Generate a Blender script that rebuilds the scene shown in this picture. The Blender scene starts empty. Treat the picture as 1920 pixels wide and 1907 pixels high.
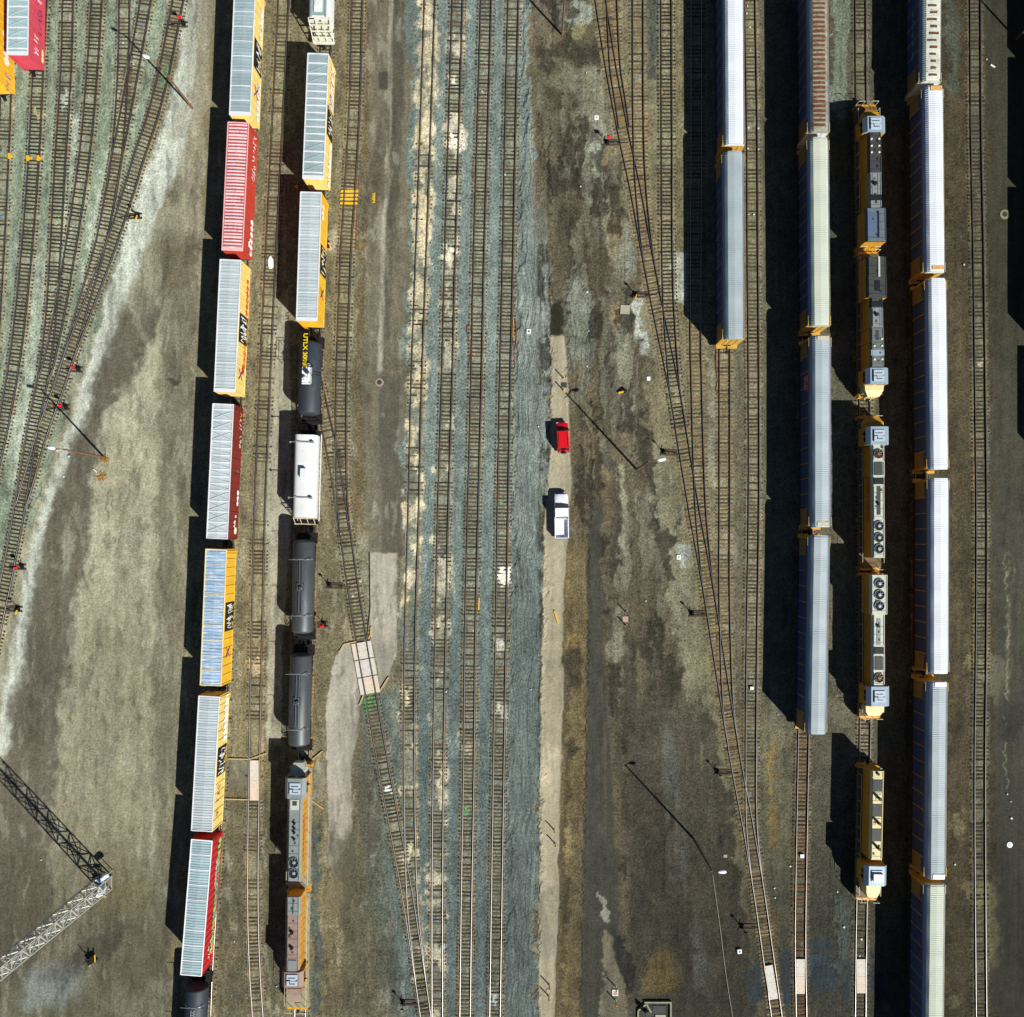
import bpy, math, random
import numpy as np
from mathutils import Matrix, Vector

random.seed(7)
rng = np.random.RandomState(11)
sc = bpy.context.scene
COL = sc.collection

# ------------------------------------------------------------------ camera, sky, sun
H = 118.0            # camera height in metres
S = 0.0768           # metres on the ground per photo pixel
NX, NY = 980.0, 1012.0   # photo pixel straight below the camera

cam_d = bpy.data.cameras.new('camera')
cam = bpy.data.objects.new('camera', cam_d)
COL.objects.link(cam)
cam.location = (0, 0, H)
cam.rotation_euler = (0, 0, 0)
cam_d.sensor_fit = 'HORIZONTAL'
cam_d.sensor_width = 36.0
cam_d.lens = 36.0 * H / (1920 * S)
cam_d.shift_x = (960 - NX) / 1920
cam_d.shift_y = (NY - 953.5) / 1920
cam_d.clip_start = 0.5
cam_d.clip_end = 6000
sc.camera = cam

SUN = Vector((0.86, -0.93, 1.0)).normalized()
elev = math.asin(SUN.z)
azim = math.atan2(SUN.x, SUN.y)
w = bpy.data.worlds.new('World')
sc.world = w
w.use_nodes = True
wn = w.node_tree
bg = wn.nodes['Background']
sky = wn.nodes.new('ShaderNodeTexSky')
sky.sky_type = 'NISHITA'
sky.sun_disc = False
sky.sun_elevation = elev
sky.sun_rotation = azim
sky.air_density = 0.6
sky.dust_density = 0.1
sky.ozone_density = 2.0
wn.links.new(sky.outputs['Color'], bg.inputs['Color'])
bg.inputs['Strength'].default_value = 0.05
sun_d = bpy.data.lights.new('sun', 'SUN')
sun_d.energy = 5.0
sun_d.angle = math.radians(0.5)
sun_d.color = (1.0, 0.98, 0.93)
sun = bpy.data.objects.new('sun', sun_d)
COL.objects.link(sun)
sun.location = (60, -60, 90)
sun.rotation_euler = (-SUN).to_track_quat('-Z', 'Y').to_euler()
sc.view_settings.view_transform = 'Standard'
sc.view_settings.look = 'None'
sc.view_settings.exposure = 0.5
sc.view_settings.gamma = 1.0

# ------------------------------------------------------------------ helpers
def P(px, py, z=0.0):
    k = S * (H - z) / H
    return Vector(((px - NX) * k, (NY - py) * k, z))

def lin(c):
    if isinstance(c, str):
        c = c.lstrip('#')
        c = [int(c[i:i + 2], 16) / 255 for i in (0, 2, 4)]
    return tuple(x / 12.92 if x <= 0.04045 else ((x + 0.055) / 1.055) ** 2.4 for x in c)

import zlib
def hsh(x): return zlib.crc32(repr(x).encode())
_mats = {}
def M(name, col, rough=0.6, metal=0.0, var=0.14, scale=1.6, stretch=(1, 1, 1), rust=None, rust_at=0.62,
      panel=0.0, panel_amt=0.0, grime=0.0, bump=0.0, bscale=30.0, wave=0.0, spec=0.4):
    """A weathered paint: base colour varied by noise, optional rust patches, per-panel tint and fine ribs."""
    if name in _mats:
        return _mats[name]
    m = bpy.data.materials.new(name)
    m.use_nodes = True
    nt = m.node_tree
    N, L = nt.nodes, nt.links
    b = N['Principled BSDF']
    b.inputs['Roughness'].default_value = rough
    b.inputs['Metallic'].default_value = metal
    b.inputs['Specular IOR Level'].default_value = spec
    if isinstance(col, str):
        col = lin(col)
    tc = N.new('ShaderNodeTexCoord')
    oi = N.new('ShaderNodeObjectInfo')
    wv = N.new('ShaderNodeMath'); wv.operation = 'MULTIPLY'; wv.inputs[1].default_value = 40
    L.new(oi.outputs['Random'], wv.inputs[0])
    mp = N.new('ShaderNodeMapping'); mp.inputs['Scale'].default_value = stretch
    L.new(tc.outputs['Object'], mp.inputs['Vector'])
    def noise(sc_, det=5):
        n = N.new('ShaderNodeTexNoise'); n.noise_dimensions = '4D'
        n.inputs['Scale'].default_value = sc_; n.inputs['Detail'].default_value = det
        n.inputs['Roughness'].default_value = 0.65
        L.new(mp.outputs['Vector'], n.inputs['Vector']); L.new(wv.outputs[0], n.inputs['W'])
        return n.outputs['Fac']
    def rng_(v, a, b_, c, d):
        r = N.new('ShaderNodeMapRange')
        for i, x in enumerate((a, b_, c, d)):
            r.inputs[i + 1].default_value = x
        L.new(v, r.inputs[0]); return r.outputs[0]
    def mul(v1, v2):
        r = N.new('ShaderNodeMath'); r.operation = 'MULTIPLY'
        L.new(v1, r.inputs[0]); L.new(v2, r.inputs[1]); return r.outputs[0]
    f = rng_(noise(scale), 0.3, 0.7, 1 - var, 1 + var)
    f2 = rng_(noise(scale * 7, 3), 0.3, 0.7, 1 - var * 0.6, 1 + var * 0.6)
    f = mul(f, f2)
    if panel:
        sx = N.new('ShaderNodeSeparateXYZ'); L.new(tc.outputs['Object'], sx.inputs[0])
        d = N.new('ShaderNodeMath'); d.operation = 'DIVIDE'; d.inputs[1].default_value = panel
        L.new(sx.outputs['Y'], d.inputs[0])
        fl = N.new('ShaderNodeMath'); fl.operation = 'FLOOR'; L.new(d.outputs[0], fl.inputs[0])
        ad = N.new('ShaderNodeMath'); ad.operation = 'ADD'; L.new(fl.outputs[0], ad.inputs[0]); L.new(wv.outputs[0], ad.inputs[1])
        wn_ = N.new('ShaderNodeTexWhiteNoise'); wn_.noise_dimensions = '1D'; L.new(ad.outputs[0], wn_.inputs['W'])
        f = mul(f, rng_(wn_.outputs['Value'], 0, 1, 1 - panel_amt, 1 + panel_amt))
    mx = N.new('ShaderNodeMix'); mx.data_type = 'RGBA'; mx.blend_type = 'MULTIPLY'; mx.inputs['Factor'].default_value = 1
    mx.inputs['A'].default_value = (*col, 1)
    cb = N.new('ShaderNodeCombineColor')
    for i in range(3):
        L.new(f, cb.inputs[i])
    L.new(cb.outputs[0], mx.inputs['B'])
    out = mx.outputs['Result']
    if rust is not None:
        rc = lin(rust) if isinstance(rust, str) else rust
        fac = rng_(noise(scale * 1.7, 8), rust_at, rust_at + 0.1, 0, 0.9)
        m2 = N.new('ShaderNodeMix'); m2.data_type = 'RGBA'
        L.new(fac, m2.inputs['Factor']); L.new(out, m2.inputs['A']); m2.inputs['B'].default_value = (*rc, 1)
        out = m2.outputs['Result']
    L.new(out, b.inputs['Base Color'])
    if bump or wave:
        bp = N.new('ShaderNodeBump')
        if wave:
            wt = N.new('ShaderNodeTexWave'); wt.bands_direction = 'Y'; wt.inputs['Scale'].default_value = wave
            L.new(tc.outputs['Object'], wt.inputs['Vector'])
            L.new(wt.outputs['Fac'], bp.inputs['Height']); bp.inputs['Distance'].default_value = 0.04; bp.inputs['Strength'].default_value = 0.6
        else:
            L.new(noise(bscale, 3), bp.inputs['Height']); bp.inputs['Distance'].default_value = 0.05; bp.inputs['Strength'].default_value = bump
        L.new(bp.outputs['Normal'], b.inputs['Normal'])
    _mats[name] = m
    return m

class MB:
    def __init__(self):
        self.v, self.f = [], []
    def add(self, vs, fs):
        o = len(self.v)
        self.v += [tuple(x) for x in vs]
        self.f += [tuple(i + o for i in q) for q in fs]
        return self
    def box(self, x0, x1, y0, y1, z0, z1):
        vs = [(x0, y0, z0), (x1, y0, z0), (x1, y1, z0), (x0, y1, z0), (x0, y0, z1), (x1, y0, z1), (x1, y1, z1), (x0, y1, z1)]
        return self.add(vs, [(3, 2, 1, 0), (4, 5, 6, 7), (0, 1, 5, 4), (1, 2, 6, 5), (2, 3, 7, 6), (3, 0, 4, 7)])
    def bar(self, a, b, wd=0.06, ht=None):
        a, b = Vector(a), Vector(b)
        ht = ht or wd
        d = (b - a).normalized()
        up = Vector((0, 0, 1)) if abs(d.z) < 0.95 else Vector((0, 1, 0))
        s = d.cross(up).normalized(); u = s.cross(d)
        s *= wd / 2; u *= ht / 2
        vs = [a - s - u, a + s - u, a + s + u, a - s + u, b - s - u, b + s - u, b + s + u, b - s + u]
        return self.add(vs, [(3, 2, 1, 0), (4, 5, 6, 7), (0, 1, 5, 4), (1, 2, 6, 5), (2, 3, 7, 6), (3, 0, 4, 7)])
    def tube(self, pts, r, n=8, r1=None):
        pts = [Vector(p) for p in pts]
        r1 = r if r1 is None else r1
        o = len(self.v)
        for i, p in enumerate(pts):
            d = (pts[min(i + 1, len(pts) - 1)] - pts[max(i - 1, 0)]).normalized()
            up = Vector((0, 0, 1)) if abs(d.z) < 0.9 else Vector((0, 1, 0))
            s = d.cross(up).normalized(); u = s.cross(d)
            rr = r + (r1 - r) * i / max(1, len(pts) - 1)
            for k in range(n):
                t = 2 * math.pi * k / n
                self.v.append(tuple(p + s * rr * math.cos(t) + u * rr * math.sin(t)))
        for i in range(len(pts) - 1):
            for k in range(n):
                a = o + i * n + k; b = o + i * n + (k + 1) % n
                self.f.append((a, b, b + n, a + n))
        self.f.append(tuple(o + k for k in range(n))[::-1])
        self.f.append(tuple(o + (len(pts) - 1) * n + k for k in range(n)))
        return self
    def lathe(self, prof, axis='z', c=(0, 0, 0), n=24):
        """prof: list of (radius, height along axis)"""
        o = len(self.v)
        for r, h in prof:
            for k in range(n):
                t = 2 * math.pi * k / n
                x, y = r * math.cos(t), r * math.sin(t)
                p = (x, y, h) if axis == 'z' else ((x, h, y) if axis == 'y' else (h, x, y))
                self.v.append((p[0] + c[0], p[1] + c[1], p[2] + c[2]))
        for i in range(len(prof) - 1):
            for k in range(n):
                a = o + i * n + k; b = o + i * n + (k + 1) % n
                q = (a, b, b + n, a + n)
                self.f.append(q if axis != 'y' else q[::-1])
        self.f.append(tuple(o + k for k in range(n))[::-1])
        self.f.append(tuple(o + (len(prof) - 1) * n + k for k in range(n)))
        return self
    def prism(self, prof, y0, y1, cap0=True, cap1=True):
        """closed (x,z) profile swept along y"""
        n = len(prof); o = len(self.v)
        for y in (y0, y1):
            self.v += [(x, y, z) for x, z in prof]
        for k in range(n):
            a, b = o + k, o + (k + 1) % n
            self.f.append((a, b, b + n, a + n))
        if cap0: self.f.append(tuple(o + k for k in range(n))[::-1])
        if cap1: self.f.append(tuple(o + n + k for k in range(n)))
        return self
    def poly(self, pts, z0, z1):
        """plan polygon given thickness"""
        n = len(pts); o = len(self.v)
        for z in (z0, z1):
            self.v += [(p[0], p[1], z) for p in pts]
        self.f.append(tuple(o + k for k in range(n))[::-1]); self.f.append(tuple(o + n + k for k in range(n)))
        for k in range(n):
            a, b = o + k, o + (k + 1) % n
            self.f.append((a, b, b + n, a + n))
        return self
    def mesh(self, name, mat, smooth=False):
        me = bpy.data.meshes.new(name)
        me.from_pydata(self.v, [], self.f)
        if smooth:
            me.polygons.foreach_set('use_smooth', [True] * len(me.polygons))
            me.set_sharp_from_angle(angle=math.radians(smooth if smooth is not True else 40))
        if mat: me.materials.append(mat)
        import bmesh
        bm = bmesh.new(); bm.from_mesh(me); bmesh.ops.recalc_face_normals(bm, faces=bm.faces); bm.to_mesh(me); bm.free()
        me.update()
        return me
    def build(self, name, mat, parent=None, smooth=False):
        return link(name, self.mesh(name, mat, smooth), parent)

def link(name, data, parent=None):
    o = bpy.data.objects.new(name, data)
    COL.objects.link(o)
    if parent is not None: o.parent = parent
    return o

def tag(o, label=None, cat=None, group=None, kind=None):
    if label: o['label'] = label
    if cat: o['category'] = cat
    if group: o['group'] = group
    if kind: o['kind'] = kind
    return o

def thing(name, label, cat, loc=(0, 0, 0), rz=0.0, group=None):
    o = bpy.data.objects.new(name, None)
    o.empty_display_size = 0.5
    COL.objects.link(o)
    o.location = loc; o.rotation_euler = (0, 0, rz)
    return tag(o, label, cat, group)

def text_mesh(s, size, depth, mat, matrix, align='CENTER', bold=0.0):
    cu = bpy.data.curves.new('lettering', 'FONT')
    cu.body = s; cu.size = size; cu.extrude = depth; cu.align_x = align; cu.align_y = 'CENTER'; cu.offset = bold
    o = bpy.data.objects.new('lettering_tmp', cu)
    COL.objects.link(o)
    bpy.context.view_layer.update()
    dg = bpy.context.evaluated_depsgraph_get()
    me = bpy.data.meshes.new_from_object(o.evaluated_get(dg))
    bpy.data.objects.remove(o); bpy.data.curves.remove(cu)
    me.transform(matrix)
    me.materials.clear(); me.materials.append(mat)
    me.name = 'lettering'
    return me

def east(x, y, z):   # text standing on an east side, read from the east
    return Matrix(((0, 0, 1, x), (1, 0, 0, y), (0, 1, 0, z), (0, 0, 0, 1)))
def west(x, y, z):
    return Matrix(((0, 0, -1, x), (-1, 0, 0, y), (0, 1, 0, z), (0, 0, 0, 1)))

# ------------------------------------------------------------------ ground
GAIN = 0.95
def vnoise(x, y, seed):
    r = np.random.RandomState(seed).rand(256, 256).astype(np.float32)
    xi = np.floor(x).astype(np.int32); yi = np.floor(y).astype(np.int32)
    fx = (x - xi); fy = (y - yi)
    fx = fx * fx * (3 - 2 * fx); fy = fy * fy * (3 - 2 * fy)
    x0, x1, y0, y1 = xi & 255, (xi + 1) & 255, yi & 255, (yi + 1) & 255
    return (r[y0, x0] * (1 - fx) + r[y0, x1] * fx) * (1 - fy) + (r[y1, x0] * (1 - fx) + r[y1, x1] * fx) * fy
def fbm(x, y, seed, octs=4, gain=0.55):
    t = 0; a = 1; s = 0
    for i in range(octs):
        t = t + a * vnoise(x * 2 ** i + i * 17.3, y * 2 ** i + i * 9.1, seed + i); s += a; a *= gain
    return t / s
def sstep(t):
    t = np.clip(t, 0, 1); return t * t * (3 - 2 * t)

dense = 82.0; step = 0.16
nd = int(2 * dense / step)
core = np.linspace(-dense, dense, nd + 1)
outer = np.array([86, 92, 102, 120, 150, 200, 300, 500, 900, 1600.0])
ax = np.concatenate([-outer[::-1], core, outer])
ay = ax + 4.0
GX, GY = np.meshgrid(ax, ay)
GX = GX.astype(np.float32); GY = GY.astype(np.float32)
X = GX / S + NX; Y = NY - GY / S               # photo-pixel coordinates of ground points, used only as yard coordinates
Xc = np.clip(X, -90, 2010); Yc = np.clip(Y, -90, 2000)
wx = fbm(Xc / 40, Yc / 60, 3); wy = fbm(Xc / 40 + 50, Yc / 60, 5)
fine = fbm(Xc / 9, Yc / 9, 21, 3)
streak = fbm(Xc / 7, Yc / 130, 31, 4)
blot = fbm(Xc / 60, Yc / 90, 41, 5)
mott = fbm(Xc / 15, Yc / 22, 51, 4, .62)
lane = np.interp(Yc, [0, 300, 480, 640, 870, 1100, 1312, 1900], [352, 322, 285, 240, 155, 112, 72, 10])
tl_l = fbm((Xc - lane) / 3.0 + (wx - .5) * 8, Yc / 150, 73, 3)
tl_r = fbm(Xc / 3.4 + (wx - .5) * 7, Yc / 110, 71, 3)
is_l = sstep((385 - Xc) / 20)
track_lines = tl_r * (1 - is_l) + tl_l * is_l
Xw = Xc + (wx - .5) * 30 + (mott - .5) * 26 + (fine - .5) * 12
Yw = Yc + (wy - .5) * 46 + (fbm(Xc / 17 + 9, Yc / 17, 57, 3) - .5) * 34 + (fine - .5) * 12
C = np.zeros(X.shape + (3,), np.float32)
C[:] = lin('#6f6a55')
grain = np.full(X.shape, 1.0, np.float32)
rut = np.zeros(X.shape, np.float32)

def blend(mask, col, a=1.0, g=None, r=None):
    global grain, rut
    m = (mask * a)[..., None].astype(np.float32)
    c = np.array(lin(col), np.float32)
    C[:] = C * (1 - m) + c * m
    if g is not None: grain = grain * (1 - m[..., 0]) + g * m[..., 0]
    if r is not None: rut = rut * (1 - m[..., 0]) + r * m[..., 0]

def band(pts, col, a=1.0, f=5.0, fy=14.0, warp=1.0, g=None, r=None, noise=0.0, nf=None):
    """pts: list of (y, xleft, xright)"""
    ys = [p[0] for p in pts]
    xx = Xc * (1 - warp) + Xw * warp; yy = Yc * (1 - warp) + Yw * warp
    l = np.interp(yy, ys, [p[1] for p in pts]); rr = np.interp(yy, ys, [p[2] for p in pts])
    m = sstep((xx - l) / f + .5) * sstep((rr - xx) / f + .5) * sstep((yy - ys[0]) / fy + .5) * sstep((ys[-1] - yy) / fy + .5)
    if noise: m = m * sstep(((streak if nf is None else nf) - .5) * 5 * noise + 1 - noise * .5)
    blend(m, col, a, g, r)
def ell(cx, cy, rx, ry, col, a=1.0, soft=0.5, warp=1.0, g=None, rot=0.0, r=None):
    xx = (Xc * (1 - warp) + Xw * warp) - cx; yy = (Yc * (1 - warp) + Yw * warp) - cy
    if rot:
        ca, sa = math.cos(rot), math.sin(rot); xx, yy = xx * ca + yy * sa, -xx * sa + yy * ca
    d = np.sqrt((xx / rx) ** 2 + (yy / ry) ** 2)
    blend(sstep((1 - d) / soft + .5), col, a, g, r)
def quad(pts, col, a=1.0, f=2.0, g=None, warp=0.0):
    """convex polygon, clockwise in picture"""
    xx = Xc * (1 - warp) + Xw * warp; yy = Yc * (1 - warp) + Yw * warp
    m = np.ones_like(xx)
    n = len(pts)
    for i in range(n):
        (x0, y0), (x1, y1) = pts[i], pts[(i + 1) % n]
        ln = math.hypot(x1 - x0, y1 - y0)
        d = ((x1 - x0) * (yy - y0) - (y1 - y0) * (xx - x0)) / ln
        m = m * sstep(d / f + .5)
    blend(m, col, a, g)
def crack(pts, col='#1d1a15', wd=1.6, a=0.9, jag=3.0, seed=0):
    ys = [p[1] for p in pts]; xs = [p[0] for p in pts]
    x = np.interp(Yc, ys, xs) + (fbm(Yc / 6 + seed, Yc * 0 + seed, 77, 3) - .5) * 4 * jag
    m = sstep((wd - np.abs(Xc - x)) / 1.2) * ((Yc > ys[0]) & (Yc < ys[-1])) * sstep((fbm(Yc / 25, Yc * 0 + 3 + seed, 78) - .32) * 8)
    blend(m, col, a)
# --- broad zones, left to right
band([(-100, -200, 330), (300, -200, 275), (480, -200, 215), (700, -200, 150), (960, -200, 60), (1180, -200, 5), (2000, -200, -60)], '#7e8672', f=10)
band([(-100, 300, 420), (200, 330, 420), (480, 230, 405), (700, 150, 390), (960, 60, 375), (1400, -100, 345), (2000, -100, 330)], '#88836c', f=12, noise=.25, nf=blot, g=.6)
band([(-100, 330, 372), (80, 338, 372), (200, 318, 366), (300, 282, 338), (400, 238, 296), (480, 222, 268), (600, 188, 226), (700, 160, 190), (800, 132, 165), (960, 72, 96), (1100, 44, 68), (1250, 14, 44), (1420, -10, 22)], '#adafa0', a=.9, f=16, warp=.5)
band([(-60, 225, 262), (60, 236, 262), (300, 195, 222), (430, 170, 196), (560, 150, 165)], '#a6a994', a=.7, f=14, warp=.6)
band([(220, 128, 160), (420, 112, 140), (600, 80, 104), (800, 44, 66), (900, 20, 40)], '#a2a693', a=.75, f=12, warp=.5)
band([(480, 58, 98), (640, 40, 80), (860, 0, 45)], '#a2a693', a=.6, f=12, warp=.5)
band([(-60, 345, 395), (160, 345, 392), (260, 320, 375)], '#8f8b78', a=.75, f=16, g=.7, noise=.3)
band([(-60, 372, 410), (200, 366, 405), (320, 345, 400), (470, 300, 392)], '#857d68', f=14, a=.85, g=.6)
band([(440, 292, 375), (560, 300, 372)], '#5f5744', f=20, fy=60, a=.85)
band([(560, 215, 305), (640, 208, 290), (760, 165, 240), (870, 120, 188), (960, 92, 178), (1100, 62, 160), (1181, 48, 140), (1312, 22, 115), (1440, 6, 110), (1560, -20, 100), (1700, -40, 92), (1830, -60, 80)], '#5f594b', f=26, fy=80, a=.92, g=.55)
band([(960, 118, 136), (1090, 108, 122)], '#918d7c', f=14, fy=60, a=.6, noise=.8)
band([(620, 290, 300), (760, 212, 300), (870, 180, 298), (960, 168, 296), (1181, 140, 288), (1312, 116, 285), (1440, 112, 285), (1560, 105, 285)], '#97917a', f=26, fy=80, a=.9, noise=.35, nf=blot, g=.6)
band([(1150, 150, 280), (1480, 110, 285), (1700, 90, 300), (1950, 40, 330)], '#736c56', f=40, fy=160, a=.7, noise=.5, nf=blot, g=.6)
band([(560, 300, 376), (800, 300, 368), (960, 296, 362), (1300, 286, 340), (1700, 300, 330), (1907, 310, 330)], '#665e4c', f=12, fy=60, a=.8, noise=.4, g=.6)
band([(1640, -80, 330), (1990, -80, 330)], '#55513f', f=40, fy=220, a=.6, noise=.6, nf=blot)
ell(95, 1850, 60, 40, '#8b9390', .55, .8, rot=-.5)
ell(215, 1670, 60, 45, '#6d6246', .5, .9)
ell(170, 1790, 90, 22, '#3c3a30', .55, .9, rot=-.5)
ell(325, 712, 7, 7, '#3b342a', .8, .8)
# columns 1 and 2
band([(-100, 395, 660), (500, 380, 645), (1000, 360, 650), (1500, 330, 700), (1990, 320, 720)], '#746b51', f=8)
band([(420, 600, 640), (470, 606, 640)], '#a09a86', f=10, a=.55, fy=16)
band([(560, 508, 540), (760, 502, 545), (1000, 500, 545), (1180, 502, 530), (1390, 500, 525)], '#9a9481', f=5, fy=30, a=.85, warp=.3, g=.5)
band([(1000, 584, 650), (1200, 588, 640), (1400, 588, 620)], '#67604a', f=10, fy=40, a=.7)
# road between columns and the sanded track
band([(-60, 676, 700), (400, 668, 690), (1040, 660, 690)], '#62563f', f=7, a=.9, noise=.3)
band([(-60, 690, 772), (300, 690, 766), (700, 678, 760), (1040, 690, 756)], '#6b6453', f=6, a=.95, fy=6, warp=.3, g=.55)
band([(-60, 738, 762), (130, 736, 758), (300, 733, 754), (420, 722, 738), (640, 712, 730)], '#4e4a3e', f=6, a=.75, warp=.3, g=.5, noise=.3)
band([(-60, 729, 737), (230, 727, 734), (450, 715, 724), (700, 706, 716)], '#9b9584', f=4, a=.7, warp=.2, g=.5, noise=.4)
band([(700, 710, 750), (1045, 716, 752)], '#504d43', f=7, a=.75, fy=10, warp=.3, g=.4, noise=.3)
band([(250, 700, 712), (480, 693, 706)], '#55503f', f=4, a=.6, warp=.2, fy=20)
quad([(710, 134), (728, 134), (728, 168), (710, 168)], '#46443b', .8, 3, .4)
band([(-60, 752, 790), (70, 760, 790), (120, 770, 790)], '#66706a', f=8, a=.8)
band([(430, 640, 720), (446, 640, 725)], '#8b846f', f=8, fy=10, a=.5)
band([(200, 770, 778), (700, 762, 770), (1000, 755, 768), (1907, 752, 768)], '#60706b', f=6, a=.8)
# concrete approach and teal gravel around the crossing
band([(1036, 693, 744), (1150, 694, 744), (1190, 694, 745), (1230, 704, 744), (1285, 712, 722)], '#9a9282', f=3, fy=4, a=.95, warp=.15, g=.3)
band([(1190, 700, 745), (1290, 712, 728)], '#6f6a5c', f=12, fy=40, a=.55, warp=.5, g=.3)
band([(1206, 640, 668), (1240, 628, 672), (1300, 614, 678), (1380, 612, 672), (1420, 612, 660), (1500, 616, 658), (1560, 616, 660), (1600, 614, 640), (1625, 617, 630)], '#9b9385', f=3, fy=5, a=.95, warp=.2, g=.3)
band([(1560, 620, 660), (1650, 612, 660), (1720, 622, 655)], '#5f5a4d', f=8, fy=20, a=.8, g=.5)
band([(1290, 690, 755), (1500, 668, 750), (1700, 690, 760), (1907, 730, 780)], '#58625c', f=14, fy=40, a=.8)
band([(1350, 662, 700), (1560, 650, 720), (1700, 640, 730), (1800, 650, 740), (1907, 620, 745)], '#575343', f=20, fy=60, a=.8, noise=.4, nf=blot)
band([(1640, 596, 650), (1800, 596, 630), (1907, 596, 640)], '#6c6249', f=10, fy=60, a=.7, noise=.6, nf=blot)
band([(1540, 582, 598), (1907, 580, 600)], '#4f5853', f=6, fy=30, a=.8)
band([(1420, 430, 480), (1480, 424, 478)], '#6d685a', f=3, fy=3, a=.8, warp=.1, g=.4)
band([(1425, 588, 612), (1500, 592, 614)], '#7d7767', f=4, fy=6, a=.7, g=.4)
band([(1480, 420, 530), (1907, 400, 540)], '#514d3e', f=14, fy=120, a=.75, noise=.3, nf=blot)
# the ballast of the middle tracks
band([(-90, 786, 1000), (480, 770, 988), (960, 757, 985), (1440, 752, 980), (1990, 760, 965)], '#707971', f=8, g=1.1)
band([(1100, 757, 985), (1500, 752, 978), (1990, 770, 965)], '#58605c', f=10, fy=500, a=.75, g=1.15)
# ruts to the right of the last middle track
band([(-60, 986, 1000), (130, 985, 992), (300, 982, 1000), (480, 972, 1030), (640, 970, 1030), (760, 966, 1034), (1000, 962, 1022), (1250, 958, 1014), (1500, 952, 1012), (1700, 950, 1010), (1990, 945, 1008)], '#6f756d', f=9, g=.9, r=.9)
band([(1050, 962, 1022), (1500, 952, 1012), (1990, 945, 1008)], '#545b57', f=9, fy=400, a=.7, r=.7)
band([(560, 975, 1028), (700, 972, 1030)], '#81857a', f=8, fy=80, a=.6, r=1.0)
# central dirt yard
band([(-90, 1000, 1110), (200, 995, 1160), (480, 1030, 1210), (800, 1034, 1262), (1000, 1022, 1285), (1300, 1014, 1345), (1600, 1012, 1400), (1990, 1008, 1445)], '#5a5341', f=7)
band([(-90, 1000, 1055), (62, 998, 1050), (120, 1000, 1050)], '#6d6450', f=6, a=.8, noise=.5)
ell(1082, 30, 34, 34, '#8d9080', .8, .4)
ell(1080, 62, 26, 10, '#7d7450', .7, .6)
ell(1070, 95, 70, 16, '#3f3a2d', .85, .7)
ell(1110, 120, 26, 30, '#3c382d', .8, .7)
ell(1085, 150, 50, 20, '#86826c', .35, .8)
ell(1040, 185, 30, 14, '#463f31', .8, .7)
band([(140, 1092, 1150), (250, 1080, 1160), (360, 1095, 1190), (480, 1130, 1205)], '#7c7863', f=16, fy=40, a=.85, noise=.3)
band([(240, 1108, 1132), (350, 1114, 1134)], '#a5a794', f=14, fy=50, a=.75)
band([(440, 1148, 1182), (520, 1165, 1190)], '#98998a', f=14, fy=40, a=.5, noise=.6)
band([(280, 1138, 1158), (470, 1150, 1170)], '#7d6b45', f=9, fy=60, a=.6)
band([(560, 1190, 1215), (600, 1196, 1226), (670, 1205, 1238)], '#a3a598', f=7, fy=20, a=.85)
band([(230, 1055, 1078), (330, 1050, 1085)], '#3f392d', f=12, fy=50, a=.8)
band([(380, 1040, 1130), (480, 1050, 1150), (560, 1080, 1155), (600, 1100, 1145)], '#463f31', f=16, fy=50, a=.85, noise=.5)
band([(200, 1008, 1040), (330, 1000, 1034), (480, 1000, 1035)], '#5c5544', f=8, fy=80, a=.7, r=.5)
band([(565, 1031, 1068), (625, 1030, 1056)], '#322e25', f=4, fy=6, a=.95, warp=.3, g=.5)
band([(520, 1068, 1100), (620, 1066, 1110), (760, 1068, 1110)], '#6d7164', f=8, fy=40, a=.85, r=.9)
band([(560, 1110, 1140), (700, 1120, 1150), (820, 1140, 1165)], '#3d382d', f=12, fy=40, a=.85, noise=.5)
band([(560, 1142, 1180), (760, 1160, 1196), (880, 1175, 1205)], '#85826e', f=9, fy=30, a=.65, noise=.7)
ell(1150, 585, 18, 22, '#7d6c49', .8, .6)
band([(680, 1060, 1110), (900, 1070, 1140), (1100, 1090, 1130)], '#5d533f', f=10, fy=60, a=.9, noise=.4)
band([(780, 1110, 1180), (980, 1110, 1200), (1040, 1120, 1190)], '#5f5643', f=14, fy=40, a=.8, noise=.5)
ell(1130, 860, 34, 40, '#726850', .6, .5); ell(1142, 868, 12, 12, '#45494a', .6, .8)
band([(840, 1215, 1280), (960, 1225, 1290), (1100, 1250, 1315), (1300, 1290, 1352), (1450, 1320, 1372)], '#77715a', f=14, fy=50, a=.85, noise=.3, nf=blot)
band([(700, 1200, 1255), (850, 1215, 1270)], '#7d745a', f=12, fy=30, a=.6)
quad([(1266, 1020), (1300, 1020), (1308, 1062), (1276, 1064)], '#8d9187', .85, 6)
quad([(1211, 150), (1233, 148), (1232, 212), (1212, 216)], '#a5a690', .9, 4)
quad([(1155, 206), (1212, 206), (1212, 218), (1155, 224)], '#9a9b86', .6, 5)
cz = sstep((Xc - 1000) / 14) * sstep((np.interp(Yc, [0, 480, 960, 1400, 1900], [1110, 1205, 1285, 1362, 1440]) - Xc) / 14)
st1 = fbm(Xc / 26 + (mott - .5) * 1.6, Yc / 85, 141, 5, .6); st2 = fbm(Xc / 18 + 40 + (mott - .5) * 1.6, Yc / 95, 151, 5, .6)
blend(cz * sstep((st1 - .53) * 13), '#332f27', .78)
blend(cz * sstep((st2 - .57) * 13) * sstep((1500 - Yc) / 500), '#7d7a69', .38)
blend(cz * sstep((st2 - .62) * 13) * sstep((Yc - 1000) / 500), '#67655a', .4)
st3 = fbm(Xc / 13 + (mott - .5) * 1.2, Yc / 60, 161, 4, .6)
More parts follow.
